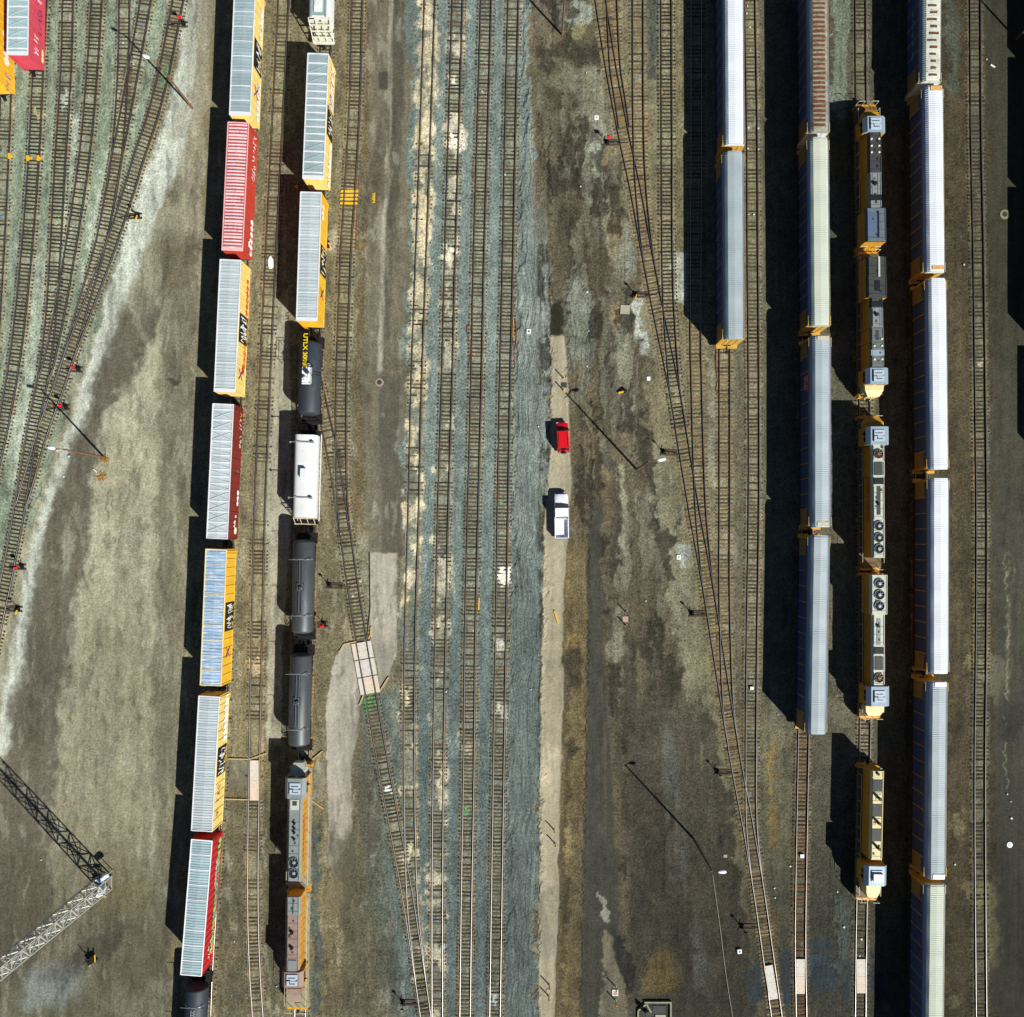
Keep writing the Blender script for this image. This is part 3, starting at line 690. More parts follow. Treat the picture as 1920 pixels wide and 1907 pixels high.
# ------------------------------------------------------------------ build the tracks
def rail_prof():
    return [(-.075, 0), (.075, 0), (.075, .02), (.016, .05), (.016, .125), (.045, .145), (.045, .162), (.034, .175), (.014, .184), (-.014, .184), (-.034, .175), (-.045, .162), (-.045, .145), (-.016, .125), (-.016, .05), (-.075, .02)]
TIE_ME = {}
for kname, mt in TIE.items():
    TIE_ME[kname] = [MB().box(-ln_ / 2, ln_ / 2, -.11, .11, -.16, .0).mesh('tie', mt) for ln_ in (2.55, 2.7, 2.6)]
LONG = {'tan'}
def frame_ok(p):
    px, py = NX + p.x / S, NY - p.y / S
    return -20 < px < 1940 and -20 < py < 1930
for ti, t in enumerate(TR):
    ln = t['line']
    zo = .03 + (ti % 4) * .006
    root = thing('railway_track', t['label'], 'railway track', (ln[0].x, ln[0].y, 0), 0, t['group'])
    org = Vector((ln[0].x, ln[0].y, 0))
    nrm = []
    for i, p in enumerate(ln):
        d = (ln[min(i + 1, len(ln) - 1)] - ln[max(i - 1, 0)]).normalized()
        nrm.append(Vector((-d.y, d.x, 0)))
    prof = rail_prof(); npf = len(prof)
    for sd in (-1, 1):
        vs, fs = [], []
        for i, p in enumerate(ln):
            c = p - org + nrm[i] * sd * .7525
            for (u, z) in prof:
                q = c + nrm[i] * u
                vs.append((q.x, q.y, z + zo + .012))
        for i in range(len(ln) - 1):
            for k_ in range(npf):
                a_, b_ = i * npf + k_, i * npf + (k_ + 1) % npf
                fs.append((a_, a_ + npf, b_ + npf, b_))
        mb = MB(); mb.v, mb.f = vs, fs
        rm = mb.mesh('rail', rust_rail, 60)
        rm.materials.append(rail_head)
        hi_ = {7, 8, 6, 9}
        mi = [1 if (j % npf) in (6, 7, 8, 9, 10) else 0 for j in range(len(rm.polygons))]
        rm.polygons.foreach_set('material_index', mi)
        link('rail', rm, root)
    # ties
    acc = 0.0; spots = []
    ph = random.random() * 10
    for i in range(len(ln) - 1):
        seg = (ln[i + 1] - ln[i]).length
        while acc < seg:
            p = ln[i].lerp(ln[i + 1], acc / seg)
            acc += .54 + random.uniform(-.03, .03)
            burial = vnoise(np.array([p.y * .16 + ti * 31.7]), np.array([p.x * .02]), 55)[0] * .65 + vnoise(np.array([p.y * .9 + ti * 3.1]), np.array([0.5]), 56)[0] * .35
            if burial > .25 + .75 * t['vis']: continue
            if t['vis'] < .97 and random.random() > .35 + .65 * t['vis']: continue
            if frame_ok(p): spots.append((p - org, math.atan2(nrm[i].y, nrm[i].x)))
        acc -= seg
    random.shuffle(spots)
    for (p, an) in spots[:100]:
        o = link('tie', random.choice(TIE_ME[t['tone']]), root)
        o.location = (p.x, p.y, zo + random.uniform(-.012, .012)); o.rotation_euler = (0, 0, an + random.uniform(-.02, .02))
    if len(spots) > 100:
        mb = MB()
        for (p, an) in spots[100:]:
            an += random.uniform(-.02, .02)
            L_ = random.uniform(2.5, 2.72) / 2; zt = zo + random.uniform(-.012, .012)
            ca, sa = math.cos(an), math.sin(an)
            vs = []
            for z in (-.16, 0):
                for (u, v) in ((-L_, -.12), (L_, -.12), (L_, .12), (-L_, .12)):
                    vs.append((p.x + u * ca - v * sa, p.y + u * sa + v * ca, z + zt))
            mb.add(vs, [(3, 2, 1, 0), (4, 5, 6, 7), (0, 1, 5, 4), (1, 2, 6, 5), (2, 3, 7, 6), (3, 0, 4, 7)])
        tag(mb.build('ties', TIE[t['tone']], root), kind='stuff')

def track_at(i, y):
    t = TR[i]
    o_ = np.argsort(t['ys'])
    return float(np.interp(y, t['ys'][o_], t['xs'][o_]))

# ------------------------------------------------------------------ rolling stock: shared bits
black_iron = M('black_iron', '#1b1917', .7, .3, .3, 4, rust='#3d2a1c', rust_at=.6)
wheel_steel = M('wheel_steel', '#3a2c22', .6, .5, .25, 5)
dark_frame = M('dark_underframe', '#27221d', .8, .2, .3, 3, rust='#4a3423', rust_at=.58)
Z0 = .2    # rail top
_bog = {}
def bogie_meshes(nax, base):
    key = (nax, base)
    if key not in _bog:
        mb = MB()
        span = base
        for sd in (-1, 1):
            x = sd * .98
            mb.box(x - .09, x + .09, -span / 2 - .35, span / 2 + .35, Z0 + .42, Z0 + .66)
            mb.box(x - .07, x + .07, -.5, .5, Z0 + .18, Z0 + .42)
            for k_ in range(nax):
                yy = -span / 2 + span * k_ / (nax - 1)
                mb.box(x - .11, x + .11, yy - .16, yy + .16, Z0 + .3, Z0 + .6)
        mb.box(-.98, .98, -.2, .2, Z0 + .45, Z0 + .75)
        wm = MB().lathe([(.0, -.80), (.46, -.80), (.46, -.68), (.09, -.66), (.09, .66), (.46, .68), (.46, .80), (.0, .80)], 'x', (0, 0, 0), 18)
        _bog[key] = (mb.mesh('bogie', black_iron), wm.mesh('wheelset', wheel_steel, 35))
    return _bog[key]
def bogie(root, y, nax=2, base=1.78):
    fm, wm = bogie_meshes(nax, base)
    o = link('bogie', fm, root); o.location = (0, y, 0)
    for k_ in range(nax):
        q = link('wheelset', wm, o); q.location = (0, -base / 2 + base * k_ / (nax - 1), Z0 + .46)
_coup = None
def coupler(root, y, s):
    global _coup
    if _coup is None:
        mb = MB().box(-.1, .1, -.1, .55, Z0 + .72, Z0 + .96).box(-.16, .2, .5, .82, Z0 + .66, Z0 + 1.0)
        mb.tube([(.35, -.1, Z0 + .7), (.38, .3, Z0 + .45), (.3, .7, Z0 + .4)], .035, 6)
        _coup = mb.mesh('coupler', black_iron)
    o = link('coupler', _coup, root); o.location = (0, y, 0); o.rotation_euler = (0, 0, 0 if s > 0 else math.pi)
def ladder_bits(mb, x, y, z0, z1, wd=.42, axis='y', step=.36):
    z = z0
    a = Vector((0, wd / 2, 0)) if axis == 'y' else Vector((wd / 2, 0, 0))
    c = Vector((x, y, 0))
    for s_ in (-1, 1): mb.bar(c + a * s_ + Vector((0, 0, z0)), c + a * s_ + Vector((0, 0, z1)), .05)
    while z < z1:
        mb.bar(c - a + Vector((0, 0, z)), c + a + Vector((0, 0, z)), .035); z += step
def place(topN, topS, z):
    a, b_ = P(*topN, z), P(*topS, z)
    c = (a + b_) / 2; d = a - b_
    return Vector((c.x, c.y, 0)), d.length, math.atan2(-d.x, d.y)

def scribble(mb, x, y0, y1, z0, z1, n, seed, sd=1, wd=.09):
    r = random.Random(seed)
    for k_ in range(n):
        cy = y0 + (y1 - y0) * (k_ + .5) / n; w2 = (y1 - y0) / n * .48
        pts = [(cy + r.uniform(-w2, w2), z0 + (z1 - z0) * r.random()) for _ in range(r.randint(4, 6))]
        for (a_, b_) in zip(pts, pts[1:]):
            v = Vector((0, b_[0] - a_[0], b_[1] - a_[1]))
            if v.length < .05: continue
            s_ = Vector((0, -v.z, v.y)).normalized() * wd / 2
            A, B = Vector((x, *a_)), Vector((x, *b_))
            t_ = Vector((.004 * sd + .002 * sd * (k_ % 3), 0, 0))
            mb.add([A - s_, B - s_, B + s_, A + s_, A - s_ + t_, B - s_ + t_, B + s_ + t_, A + s_ + t_], [(3, 2, 1, 0), (4, 5, 6, 7), (0, 1, 5, 4), (1, 2, 6, 5), (2, 3, 7, 6), (3, 0, 4, 7)])
def blob_panel(mb, x, y0, y1, z0, z1, n, seed):
    """bubbly filled graffiti letters"""
    r = random.Random(seed)
    for k_ in range(n):
        cy = y0 + (y1 - y0) * (k_ + .5) / n; rx = (y1 - y0) / n * .56; rz = (z1 - z0) / 2; cz = (z0 + z1) / 2
        m_ = 9
        pts = []
        for j in range(m_):
            t_ = 2 * math.pi * j / m_; q = r.uniform(.7, 1.08)
            pts.append((cy + rx * q * math.cos(t_), cz + rz * q * math.sin(t_)))
        dx = .004 + .002 * (k_ % 2)
        o = len(mb.v)
        for xx in (x, x + dx):
            mb.v += [(xx, a_, b_) for a_, b_ in pts]
        mb.f.append(tuple(o + j for j in range(m_))[::-1]); mb.f.append(tuple(o + m_ + j for j in range(m_)))
        for j in range(m_):
            a_, b_ = o + j, o + (j + 1) % m_; mb.f.append((a_, b_, b_ + m_, a_ + m_))

white_paint = M('white_lettering', '#e9e6e0', .6, 0, .1, 3)
steel_trim = M('galvanised_trim', '#c9cdd0', .45, .2, .1, 2)
black_door = M('black_door_paint', '#15181b', .6, 0, .3, 2)
COLS = dict(
    yellow=M('faded_boxcar_yellow', '#d9a92c', .55, 0, .13, .8, (1, 1, .4), rust='#8a6a35', rust_at=.68),
    cream=M('bleached_boxcar_yellow', '#dfc372', .55, 0, .12, .8, (1, 1, .4), rust='#a5844a', rust_at=.7),
    red=M('orange_red_boxcar', '#b23c2b', .55, 0, .14, .8, (1, 1, .4)),
    pink=M('pink_red_boxcar', '#bd4452', .55, 0, .14, .8, (1, 1, .4)),
    dark=M('oxide_red_boxcar', '#74241c', .6, 0, .18, .8, (1, 1, .4), rust='#4b1f16', rust_at=.66),
    bright=M('bright_red_boxcar', '#b8242a', .5, 0, .12, .8, (1, 1, .4)))
ROOFS = dict(
    grey=M('galvanised_boxcar_roof', '#9fb0b3', .45, .25, .10, .9, (.6, 1, 1), panel=.46, panel_amt=.10),
    pale=M('pale_boxcar_roof', '#b9c3c4', .45, .2, .08, .9, (.6, 1, 1), panel=.46, panel_amt=.07),
    blue=M('blue_grey_boxcar_roof', '#97b2ca', .45, .2, .14, 1.6, (.25, 2.4, 1), rust='#d7dde0', rust_at=.50, panel=.3, panel_amt=.18),
    teal=M('teal_grey_boxcar_roof', '#a3b9bb', .45, .2, .1, .9, (.6, 1, 1), panel=.5, panel_amt=.07),
    red=M('sun_bleached_red_roof', '#b34a4e', .5, .1, .1, 1.1, (.5, .55, 1), rust='#c77f80', rust_at=.55, panel=.46, panel_amt=.12))

def roof_ribs(mb, L, hw, z, step, wd, ht):
    n = max(2, int(round(L / step)))
    for k_ in range(1, n):
        y = -L / 2 + L * k_ / n
        mb.prism_rib = None
        for sd in (-1, 1):
            a_ = Vector((sd * hw, y, z)); c_ = Vector((0, y, z + .07))
            mb.bar(a_ + Vector((0, 0, ht / 2)), c_ + Vector((0, 0, ht / 2)), wd, ht)

def boxcar(label, topN, topS, body, roof, ribs='fine', door='black', south_cap=False, posts=1.25, group='boxcars', letter=None, graffiti=(), xroof=False, trim=None, name='boxcar', wheels=True):
    z = 4.92
    loc, L, rz = place(topN, topS, z)
    root = thing(name, label, 'boxcar', loc, rz, group)
    hw = 1.47; zb, zt = Z0 + .95, z - .1
    bm_ = COLS[body]
    mb = MB().box(-hw + .06, hw - .06, -L / 2 + .1, L / 2 - .1, zb, zt)
    y = -L / 2 + .12
    npost = int(L / posts)
    for k_ in range(npost + 1):
        y = -L / 2 + .16 + (L - .32) * k_ / npost
        if abs(y) < 2.05 and door: continue
        for sd in (-1, 1): mb.box(sd * hw - .065, sd * hw + .0, y - .06, y + .06, zb + .05, zt - .02) if sd > 0 else mb.box(-hw, -hw + .065, y - .06, y + .06, zb + .05, zt - .02)
    for sd in (-1, 1):
        mb.box(sd * (hw - .03) - .03, sd * (hw - .03) + .03, -L / 2 + .08, L / 2 - .08, zt - .02, zt + .07)
        mb.box(sd * (hw - .03) - .035, sd * (hw - .03) + .035, -L / 2 + .08, L / 2 - .08, zb - .12, zb + .05)
        # corrugated ends
        for q in range(9):
            zz = zb + .3 + q * .38
            if zz < zt - .15:
                ye = sd * (L / 2 - .1)
                mb.box(-hw + .16, hw - .16, min(ye, ye + sd * .09), max(ye, ye + sd * .09), zz - .09, zz + .09)
        for xx in (-hw + .09, hw - .09):
            ye = sd * (L / 2 - .1); mb.box(xx - .06, xx + .06, min(ye, ye + sd * .1), max(ye, ye + sd * .1), zb, zt)
    mb.build('body', bm_, root)
    # roof
    rm = ROOFS[roof]
    rb = MB()
    rb.prism([(-hw + .03, zt - .03), (hw - .03, zt - .03), (hw - .03, zt + .05), (0, zt + .13), (-hw + .03, zt + .05)], -L / 2 + .06, L / 2 - .06)
    zz = zt + .05
    if ribs == 'fine':
        roof_ribs(rb, L, hw - .08, zz, .46, .13, .05)
    elif ribs == 'tight':
        roof_ribs(rb, L, hw - .08, zz, .36, .12, .05)
    ro = rb.build('roof', rm, root)
    if roof == 'red':
        wb = MB(); roof_ribs(wb, L, hw - .22, zz + .045, .46, .2, .03); wb.build('roof_rib', M('bleached_rib', '#dcc9c8', .5, 0, .14, 1.5, (1, .4, 1), rust='#b9606a', rust_at=.58), ro)
    tm = M('white_roof_trim', '#d8dadb', .5, .1, .08, 2) if trim is None else trim
    tb = MB()
    for sd in (-1, 1):
        tb.box(sd * (hw - .05) - .06, sd * (hw - .05) + .06, -L / 2 + .06, L / 2 - .06, zz - .02, zz + .09)
    yc = L / 2 - .11
    tb.box(-hw + .1, hw - .1, yc - .07, yc + .06, zz - .02, zz + .11)
    if south_cap: tb.box(-hw + .0, hw - .0, -L / 2 - .02, -L / 2 + .5, zz + .0, zz + .13)
    else: tb.box(-hw + .1, hw - .1, -yc - .06, -yc + .07, zz - .02, zz + .11)
    if ribs == 'wide' or xroof:
        edges = []
        yy = -L / 2 + .9
        mid = 0
        while yy < L / 2 - .8:
            edges.append(yy)
            yy += 1.45 if abs(yy) > 4.0 else .98
        for e_ in edges:
            for sd in (-1, 1): tb.bar((sd * (hw - .1), e_, zz + .03), (0, e_, zz + .11), .17, .06)
        if xroof:
            xb = MB()
            for e_, f_ in zip(edges, edges[1:]):
                hh = zz + .05
                if f_ - e_ > 1.2:
                    xb.bar((-hw + .2, e_ + .2, hh), (0, (e_ + f_) / 2, hh + .07), .07, .05); xb.bar((0, (e_ + f_) / 2, hh + .07), (hw - .2, f_ - .2, hh), .07, .05)
                    xb.bar((-hw + .2, f_ - .2, hh), (0, (e_ + f_) / 2, hh + .07), .07, .05); xb.bar((0, (e_ + f_) / 2, hh + .07), (hw - .2, e_ + .2, hh), .07, .05)
                else:
                    xb.bar((-hw + .2, f_ - .2, hh), (hw - .2, e_ + .25, hh + .03), .07, .08)
            xb.build('roof_crease', rm, ro)
    elif ribs in ('fine', 'tight'):
        n = int(L / 1.9)
        for k_ in range(1, n):
            e_ = -L / 2 + L * k_ / n
            for sd in (-1, 1): tb.bar((sd * (hw - .1), e_, zz + .035), (0, e_, zz + .115), .09, .06)
    tb.build('roof_trim', tm, ro)
    # doors
    if door:
        for sd in (-1, 1):
            db = MB()
            for (y0, y1) in ((-1.98, -.03), (.03, 1.98)):
                x0, x1 = (hw - .05, hw + .02) if sd > 0 else (-hw - .02, -hw + .05)
                db.box(x0, x1, y0, y1, zb + .02, zt - .12)
                for q in range(5):
                    zq = zb + .4 + q * .7
                    if zq < zt - .3: db.box(x0 - .03, x1 + .03, y0 + .1, y1 - .1, zq - .05, zq + .05)
                db.bar(((x0 + x1) / 2 + sd * .05, y0 + .5, zb + .1), ((x0 + x1) / 2 + sd * .05, y0 + .5, zt - .2), .05)
            d_ = db.build('door', black_door if door == 'black' else COLS[door], root)
            MB().box(*((hw + .0, hw + .07) if sd > 0 else (-hw - .07, -hw)), -4.1, 4.1, zt - .08, zt + .02).build('door_track', bm_, root)
            if door == 'black' and sd > 0:
                gb = MB(); scribble(gb, hw + .085, -1.8, 1.8, zb + .5, zt - .6, 7, hsh(label) % 999, wd=.12); gb.build('door_lettering', white_paint, d_)
                gb = MB(); scribble(gb, hw + .085, -1.8, 1.8, zb + .2, zb + 1.2, 3, hsh(label) % 777, wd=.16); gb.build('door_lettering', COLS['yellow'], d_)
    # ladders and fittings
    for sd in (-1, 1):
        lb = MB(); ladder_bits(lb, sd * (hw + .06), sd * (L / 2 - .45), zb - .3, zt - 1.2 if sd < 0 else zt - .1); ladder_bits(lb, sd * (hw - .4), sd * (L / 2 + .06), zb - .3, zt - .1, axis='x')
        lb.build('ladder', bm_, root)
    MB().lathe([(0, -.02), (.28, -.02), (.28, .02), (0, .02)], 'y', (-.6, L / 2 + .16, zb + 1.2), 14).build('brake_wheel', black_iron, root)
    uf = MB().box(-.35, .35, -L / 2 + .05, L / 2 - .05, Z0 + .62, zb).box(-hw + .12, hw - .12, -L / 2 + .08, -L / 2 + .5, Z0 + .75, zb).box(-hw + .12, hw - .12, L / 2 - .5, L / 2 - .08, Z0 + .75, zb).box(-1.2, -.4, -1.2, .6, Z0 + .5, zb - .05)
    uf.build('underframe', dark_frame, root)
    for sd in (-1, 1):
        bogie(root, sd * (L / 2 - 2.6)); coupler(root, sd * (L / 2 - .05), sd)
    xs_ = hw + .012
    for g in graffiti:
        kind, y0, y1, z0_, z1_, n, col = g
        gb = MB()
        (blob_panel if kind == 'blob' else scribble)(gb, xs_, y0, y1, zb + z0_, zb + z1_, n, hsh((label, y0, n)) % 9999)
        gb.build('graffiti', M('spray_' + col.strip('#'), col, .5, 0, .12, 3), root)
    for l_ in (letter or []):
        s_, size, y_, z_, mt = l_
        link('lettering', text_mesh(s_, size, .004, mt, east(hw + .012, y_, zb + z_), bold=.02), root)
    return root

red_paint = M('red_lettering', '#b3262c', .5, 0, .1, 3)
blue_paint = M('blue_lettering', '#3a3a8a', .5, 0, .1, 3)
gold_paint = M('gold_lettering', '#d9a93a', .5, 0, .1, 3)

def logo_x(root, y, z, hw=1.47):
    a = MB(); a.bar((hw + .02, y - .7, z - .7), (hw + .02, y + .7, z + .7), .03, .2); a.build('emblem', red_paint, root)
    a = MB(); a.bar((hw + .024, y - .7, z + .7), (hw + .024, y + .7, z - .7), .03, .2); a.build('emblem', blue_paint, root)

# ------------------------------------------------------------------ boxcars
G0 = 'boxcars standing in the left rows'
boxcar('yellow boxcar with graffiti at the very left edge of the yard', (-31, -60), (-24, 150), 'yellow', 'teal', 'wide', door=None, group=G0,
       graffiti=[('scribble', -8.4, -5.6, .7, 2.2, 3, '#8a6a9a'), ('blob', -4.6, 0.2, .9, 2.4, 4, '#e6e2d4'), ('blob', 1.4, 5, .6, 1.8, 4, '#e8dcae')])
boxcar('pink red boxcar with silver ribbed roof standing alone at top left', (36, -150), (32.5, 103), 'pink', 'teal', 'wide', door=None, south_cap=True, xroof=True, group=G0,
       graffiti=[('scribble', -8.2, -5.2, 1.2, 2.6, 4, '#efe3ea'), ('scribble', -5, -1, .5, 1.6, 5, '#7a2c52'), ('blob', -8.6, -6.6, .1, .7, 2, '#e3cf8d'), ('scribble', -1, 4, .6, 1.8, 5, '#efe3ea')])
r_ = boxcar('yellow boxcar with black door and grey blue roof above the orange red boxcar', (459.5, -34), (449.7, 216), 'cream', 'grey', 'fine', south_cap=True, group=G0,
       graffiti=[('blob', -8.6, -3.2, .1, 1.5, 7, '#d7dfe4'), ('scribble', -8.4, -3.4, .2, 1.4, 6, '#6f8298'), ('blob', 2.4, 7.5, .2, 1.4, 6, '#e3e6e3'), ('scribble', 2.6, 7.4, .2, 1.3, 6, '#8892a0')])
logo_x(r_, -5.0, 3.0)
boxcar('orange red boxcar with sun bleached red and white ribbed roof', (447, 228.5), (435.5, 470), 'red', 'red', 'tight', door='red', south_cap=True, trim=M('pink_white_trim', '#dba9a6', .5, 0, .1, 2), group=G0,
       graffiti=[('scribble', 3.6, 8.2, .3, 2.0, 7, '#eee9e6'), ('scribble', .4, 3.4, .3, 1.9, 6, '#e9e4e4'), ('blob', -8.6, -3.4, .1, 1.3, 6, '#dfe6e2'), ('scribble', -8.4, -3.6, .2, 1.3, 5, '#7d9a8c'), ('blob', -7.6, -6.6, 1.0, 1.8, 1, '#efefec')])
r_ = boxcar('bleached yellow boxcar with orange red graffiti letters along its lower side', (432.2, 486), (421, 735), 'cream', 'pale', 'fine', south_cap=True, group=G0,
       graffiti=[('blob', 2.2, 7.4, .1, 1.1, 6, '#d4532c'), ('scribble', 2.3, 7.3, .1, 1.2, 6, '#f0b33a'), ('blob', -5.4, .8, .1, 1.2, 7, '#e08a2e'), ('scribble', -5.4, .8, .2, 1.2, 7, '#b3261e'), ('blob', -6.2, -4.9, .5, 1.6, 1, '#c0241c')])
logo_x(r_, -6.4, 3.1)
boxcar('oxide red boxcar with pale blue roof of crossed creases', (418.5, 756.5), (406.7, 1011), 'dark', 'pale', 'wide', door='dark', xroof=True, group=G0,
       letter=[('AB', .9, -7.2, 1.3, white_paint), ('8', .8, -6.1, 1.0, white_paint)],
       graffiti=[('blob', -8.6, -7.6, .3, 1.5, 1, '#efeae0'), ('scribble', -8.5, -7.6, .2, 1.0, 2, '#d9a52c'), ('blob', -4.6, -2.4, .1, 1.0, 3, '#e9ecec'), ('scribble', 3.6, 5.6, .2, 1.0, 3, '#e8e4e0'), ('scribble', 6.1, 7.9, .2, 1.3, 3, '#e8e4e0'), ('scribble', 7.9, 8.6, .2, 1.2, 1, '#e0a52c'), ('scribble', -1.6, 1.6, .3, 1.9, 4, '#e4d9d4')])
r_ = boxcar('clean yellow boxcar with bright blue streaked roof and black door', (405.4, 1029), (394.8, 1286.5), 'yellow', 'blue', 'fine', group=G0, trim=M('yellow_white_trim', '#dccb9a', .5, 0, .1, 2))
logo_x(r_, -5.0, 2.9)
r_ = boxcar('bleached yellow boxcar beside the grey crossing with pale lower side', (392.2, 1304.5), (378.2, 1559.5), 'cream', 'pale', 'tight', group=G0,
       graffiti=[('blob', 2.6, 9.2, .1, 1.7, 8, '#dfe6e6'), ('scribble', -8, -3, 1.4, 2.8, 5, '#8a6f5a')])
boxcar('bright red boxcar with green graffiti nearest the lattice mast', (378.6, 1574), (358, 1830), 'bright', 'teal', 'tight', door=None, posts=.95, group=G0, trim=M('bright_edge_trim', '#e6e6e6', .5, 0, .06, 2),
       graffiti=[('blob', -7.6, 8.8, .1, 1.35, 20, '#8fc46a'), ('blob', -3.6, 6.8, .2, 1.1, 11, '#5fa08a'), ('scribble', -7.4, 8.6, .1, 1.5, 16, '#1d2a30'), ('scribble', -8.4, -5.4, .6, 2.2, 4, '#efdfc8'), ('blob', -8, -6.5, .2, .9, 2, '#e2a33a'), ('blob', 2, 6, 1.0, 1.7, 5, '#d5a0b0')])
r_ = boxcar('bleached boxcar with white edged roof panels at the top of the tank car row', (596.6, 99.4), (587, 335.5), 'cream', 'grey', 'wide', south_cap=True, xroof=True, group=G0,
       graffiti=[('blob', 2.2, 8.2, .2, 2.2, 8, '#e9ddd6'), ('scribble', 2.2, 8.0, .2, 2.4, 9, '#8d4560'), ('blob', -8.6, -2.4, .1, 1.6, 8, '#efece2'), ('scribble', -8.4, -2.6, .3, 1.6, 7, '#b8a05a')])
r_ = boxcar('yellow boxcar with black door beside the painted yellow ties', (583, 359.2), (575, 601.5), 'yellow', 'pale', 'fine', south_cap=True, group=G0, graffiti=[('blob', 5.4, 7.6, 2.0, 3.2, 3, '#f0ece0')])
logo_x(r_, -4.6, 2.9)
Gx = 'cars past the right edge that shade the road'
boxcar('red boxcar past the right edge north of the yard road gap', (2006, -120), (2006, 112), 'dark', 'teal', 'fine', door='dark', group=Gx)
boxcar('yellow boxcar past the right edge in the middle of its row', (2007, 130), (2007, 366), 'yellow', 'pale', 'fine', group=Gx)
boxcar('oxide boxcar past the right edge beside the yard road', (2007, 384), (2007, 632), 'dark', 'grey', 'fine', door='dark', group=Gx)
boxcar('bleached boxcar past the right edge south of the others', (2026, 694), (2026, 866), 'cream', 'grey', 'fine', group=Gx)

# ------------------------------------------------------------------ car carriers
rack_side = M('carrier_side_panel', '#3d4d6b', .5, .3, .16, 1.2, (1, .6, 1), rust='#5f6a80', rust_at=.6)
rack_post = M('carrier_yellow_post', '#94753f', .6, 0, .2, 2)
rack_yel = M('carrier_yellow_end', '#b9933f', .55, 0, .14, 1.5, rust='#7d5524', rust_at=.66)
RR = dict(white=M('white_carrier_roof', '#ced3d6', .5, 0, .05, .7, wave=2.2), cream=M('cream_carrier_roof', '#b9bfae', .45, 0, .05, .7, wave=2.2),
          grey=M('grey_carrier_roof', '#98a3a6', .5, .1, .07, .7, wave=2.2),
          brown=M('rust_brown_carrier_roof', '#8d8c7c', .75, 0, .25, 1.0, (.7, 1, 1), rust='#6b4527', rust_at=.5, panel=.62, panel_amt=.15),
          patchy=M('rust_stained_carrier_roof', '#bfc2b4', .6, 0, .12, 1.0, (.6, 1.4, 1), rust='#8a6038', rust_at=.56, panel=.55, panel_amt=.12))
shoulder_shade_blue = M('carrier_roof_edge_shade', '#56789c', .45, .2, .06, 1.0)  # blue shade of the steep roof shoulder put into its colour
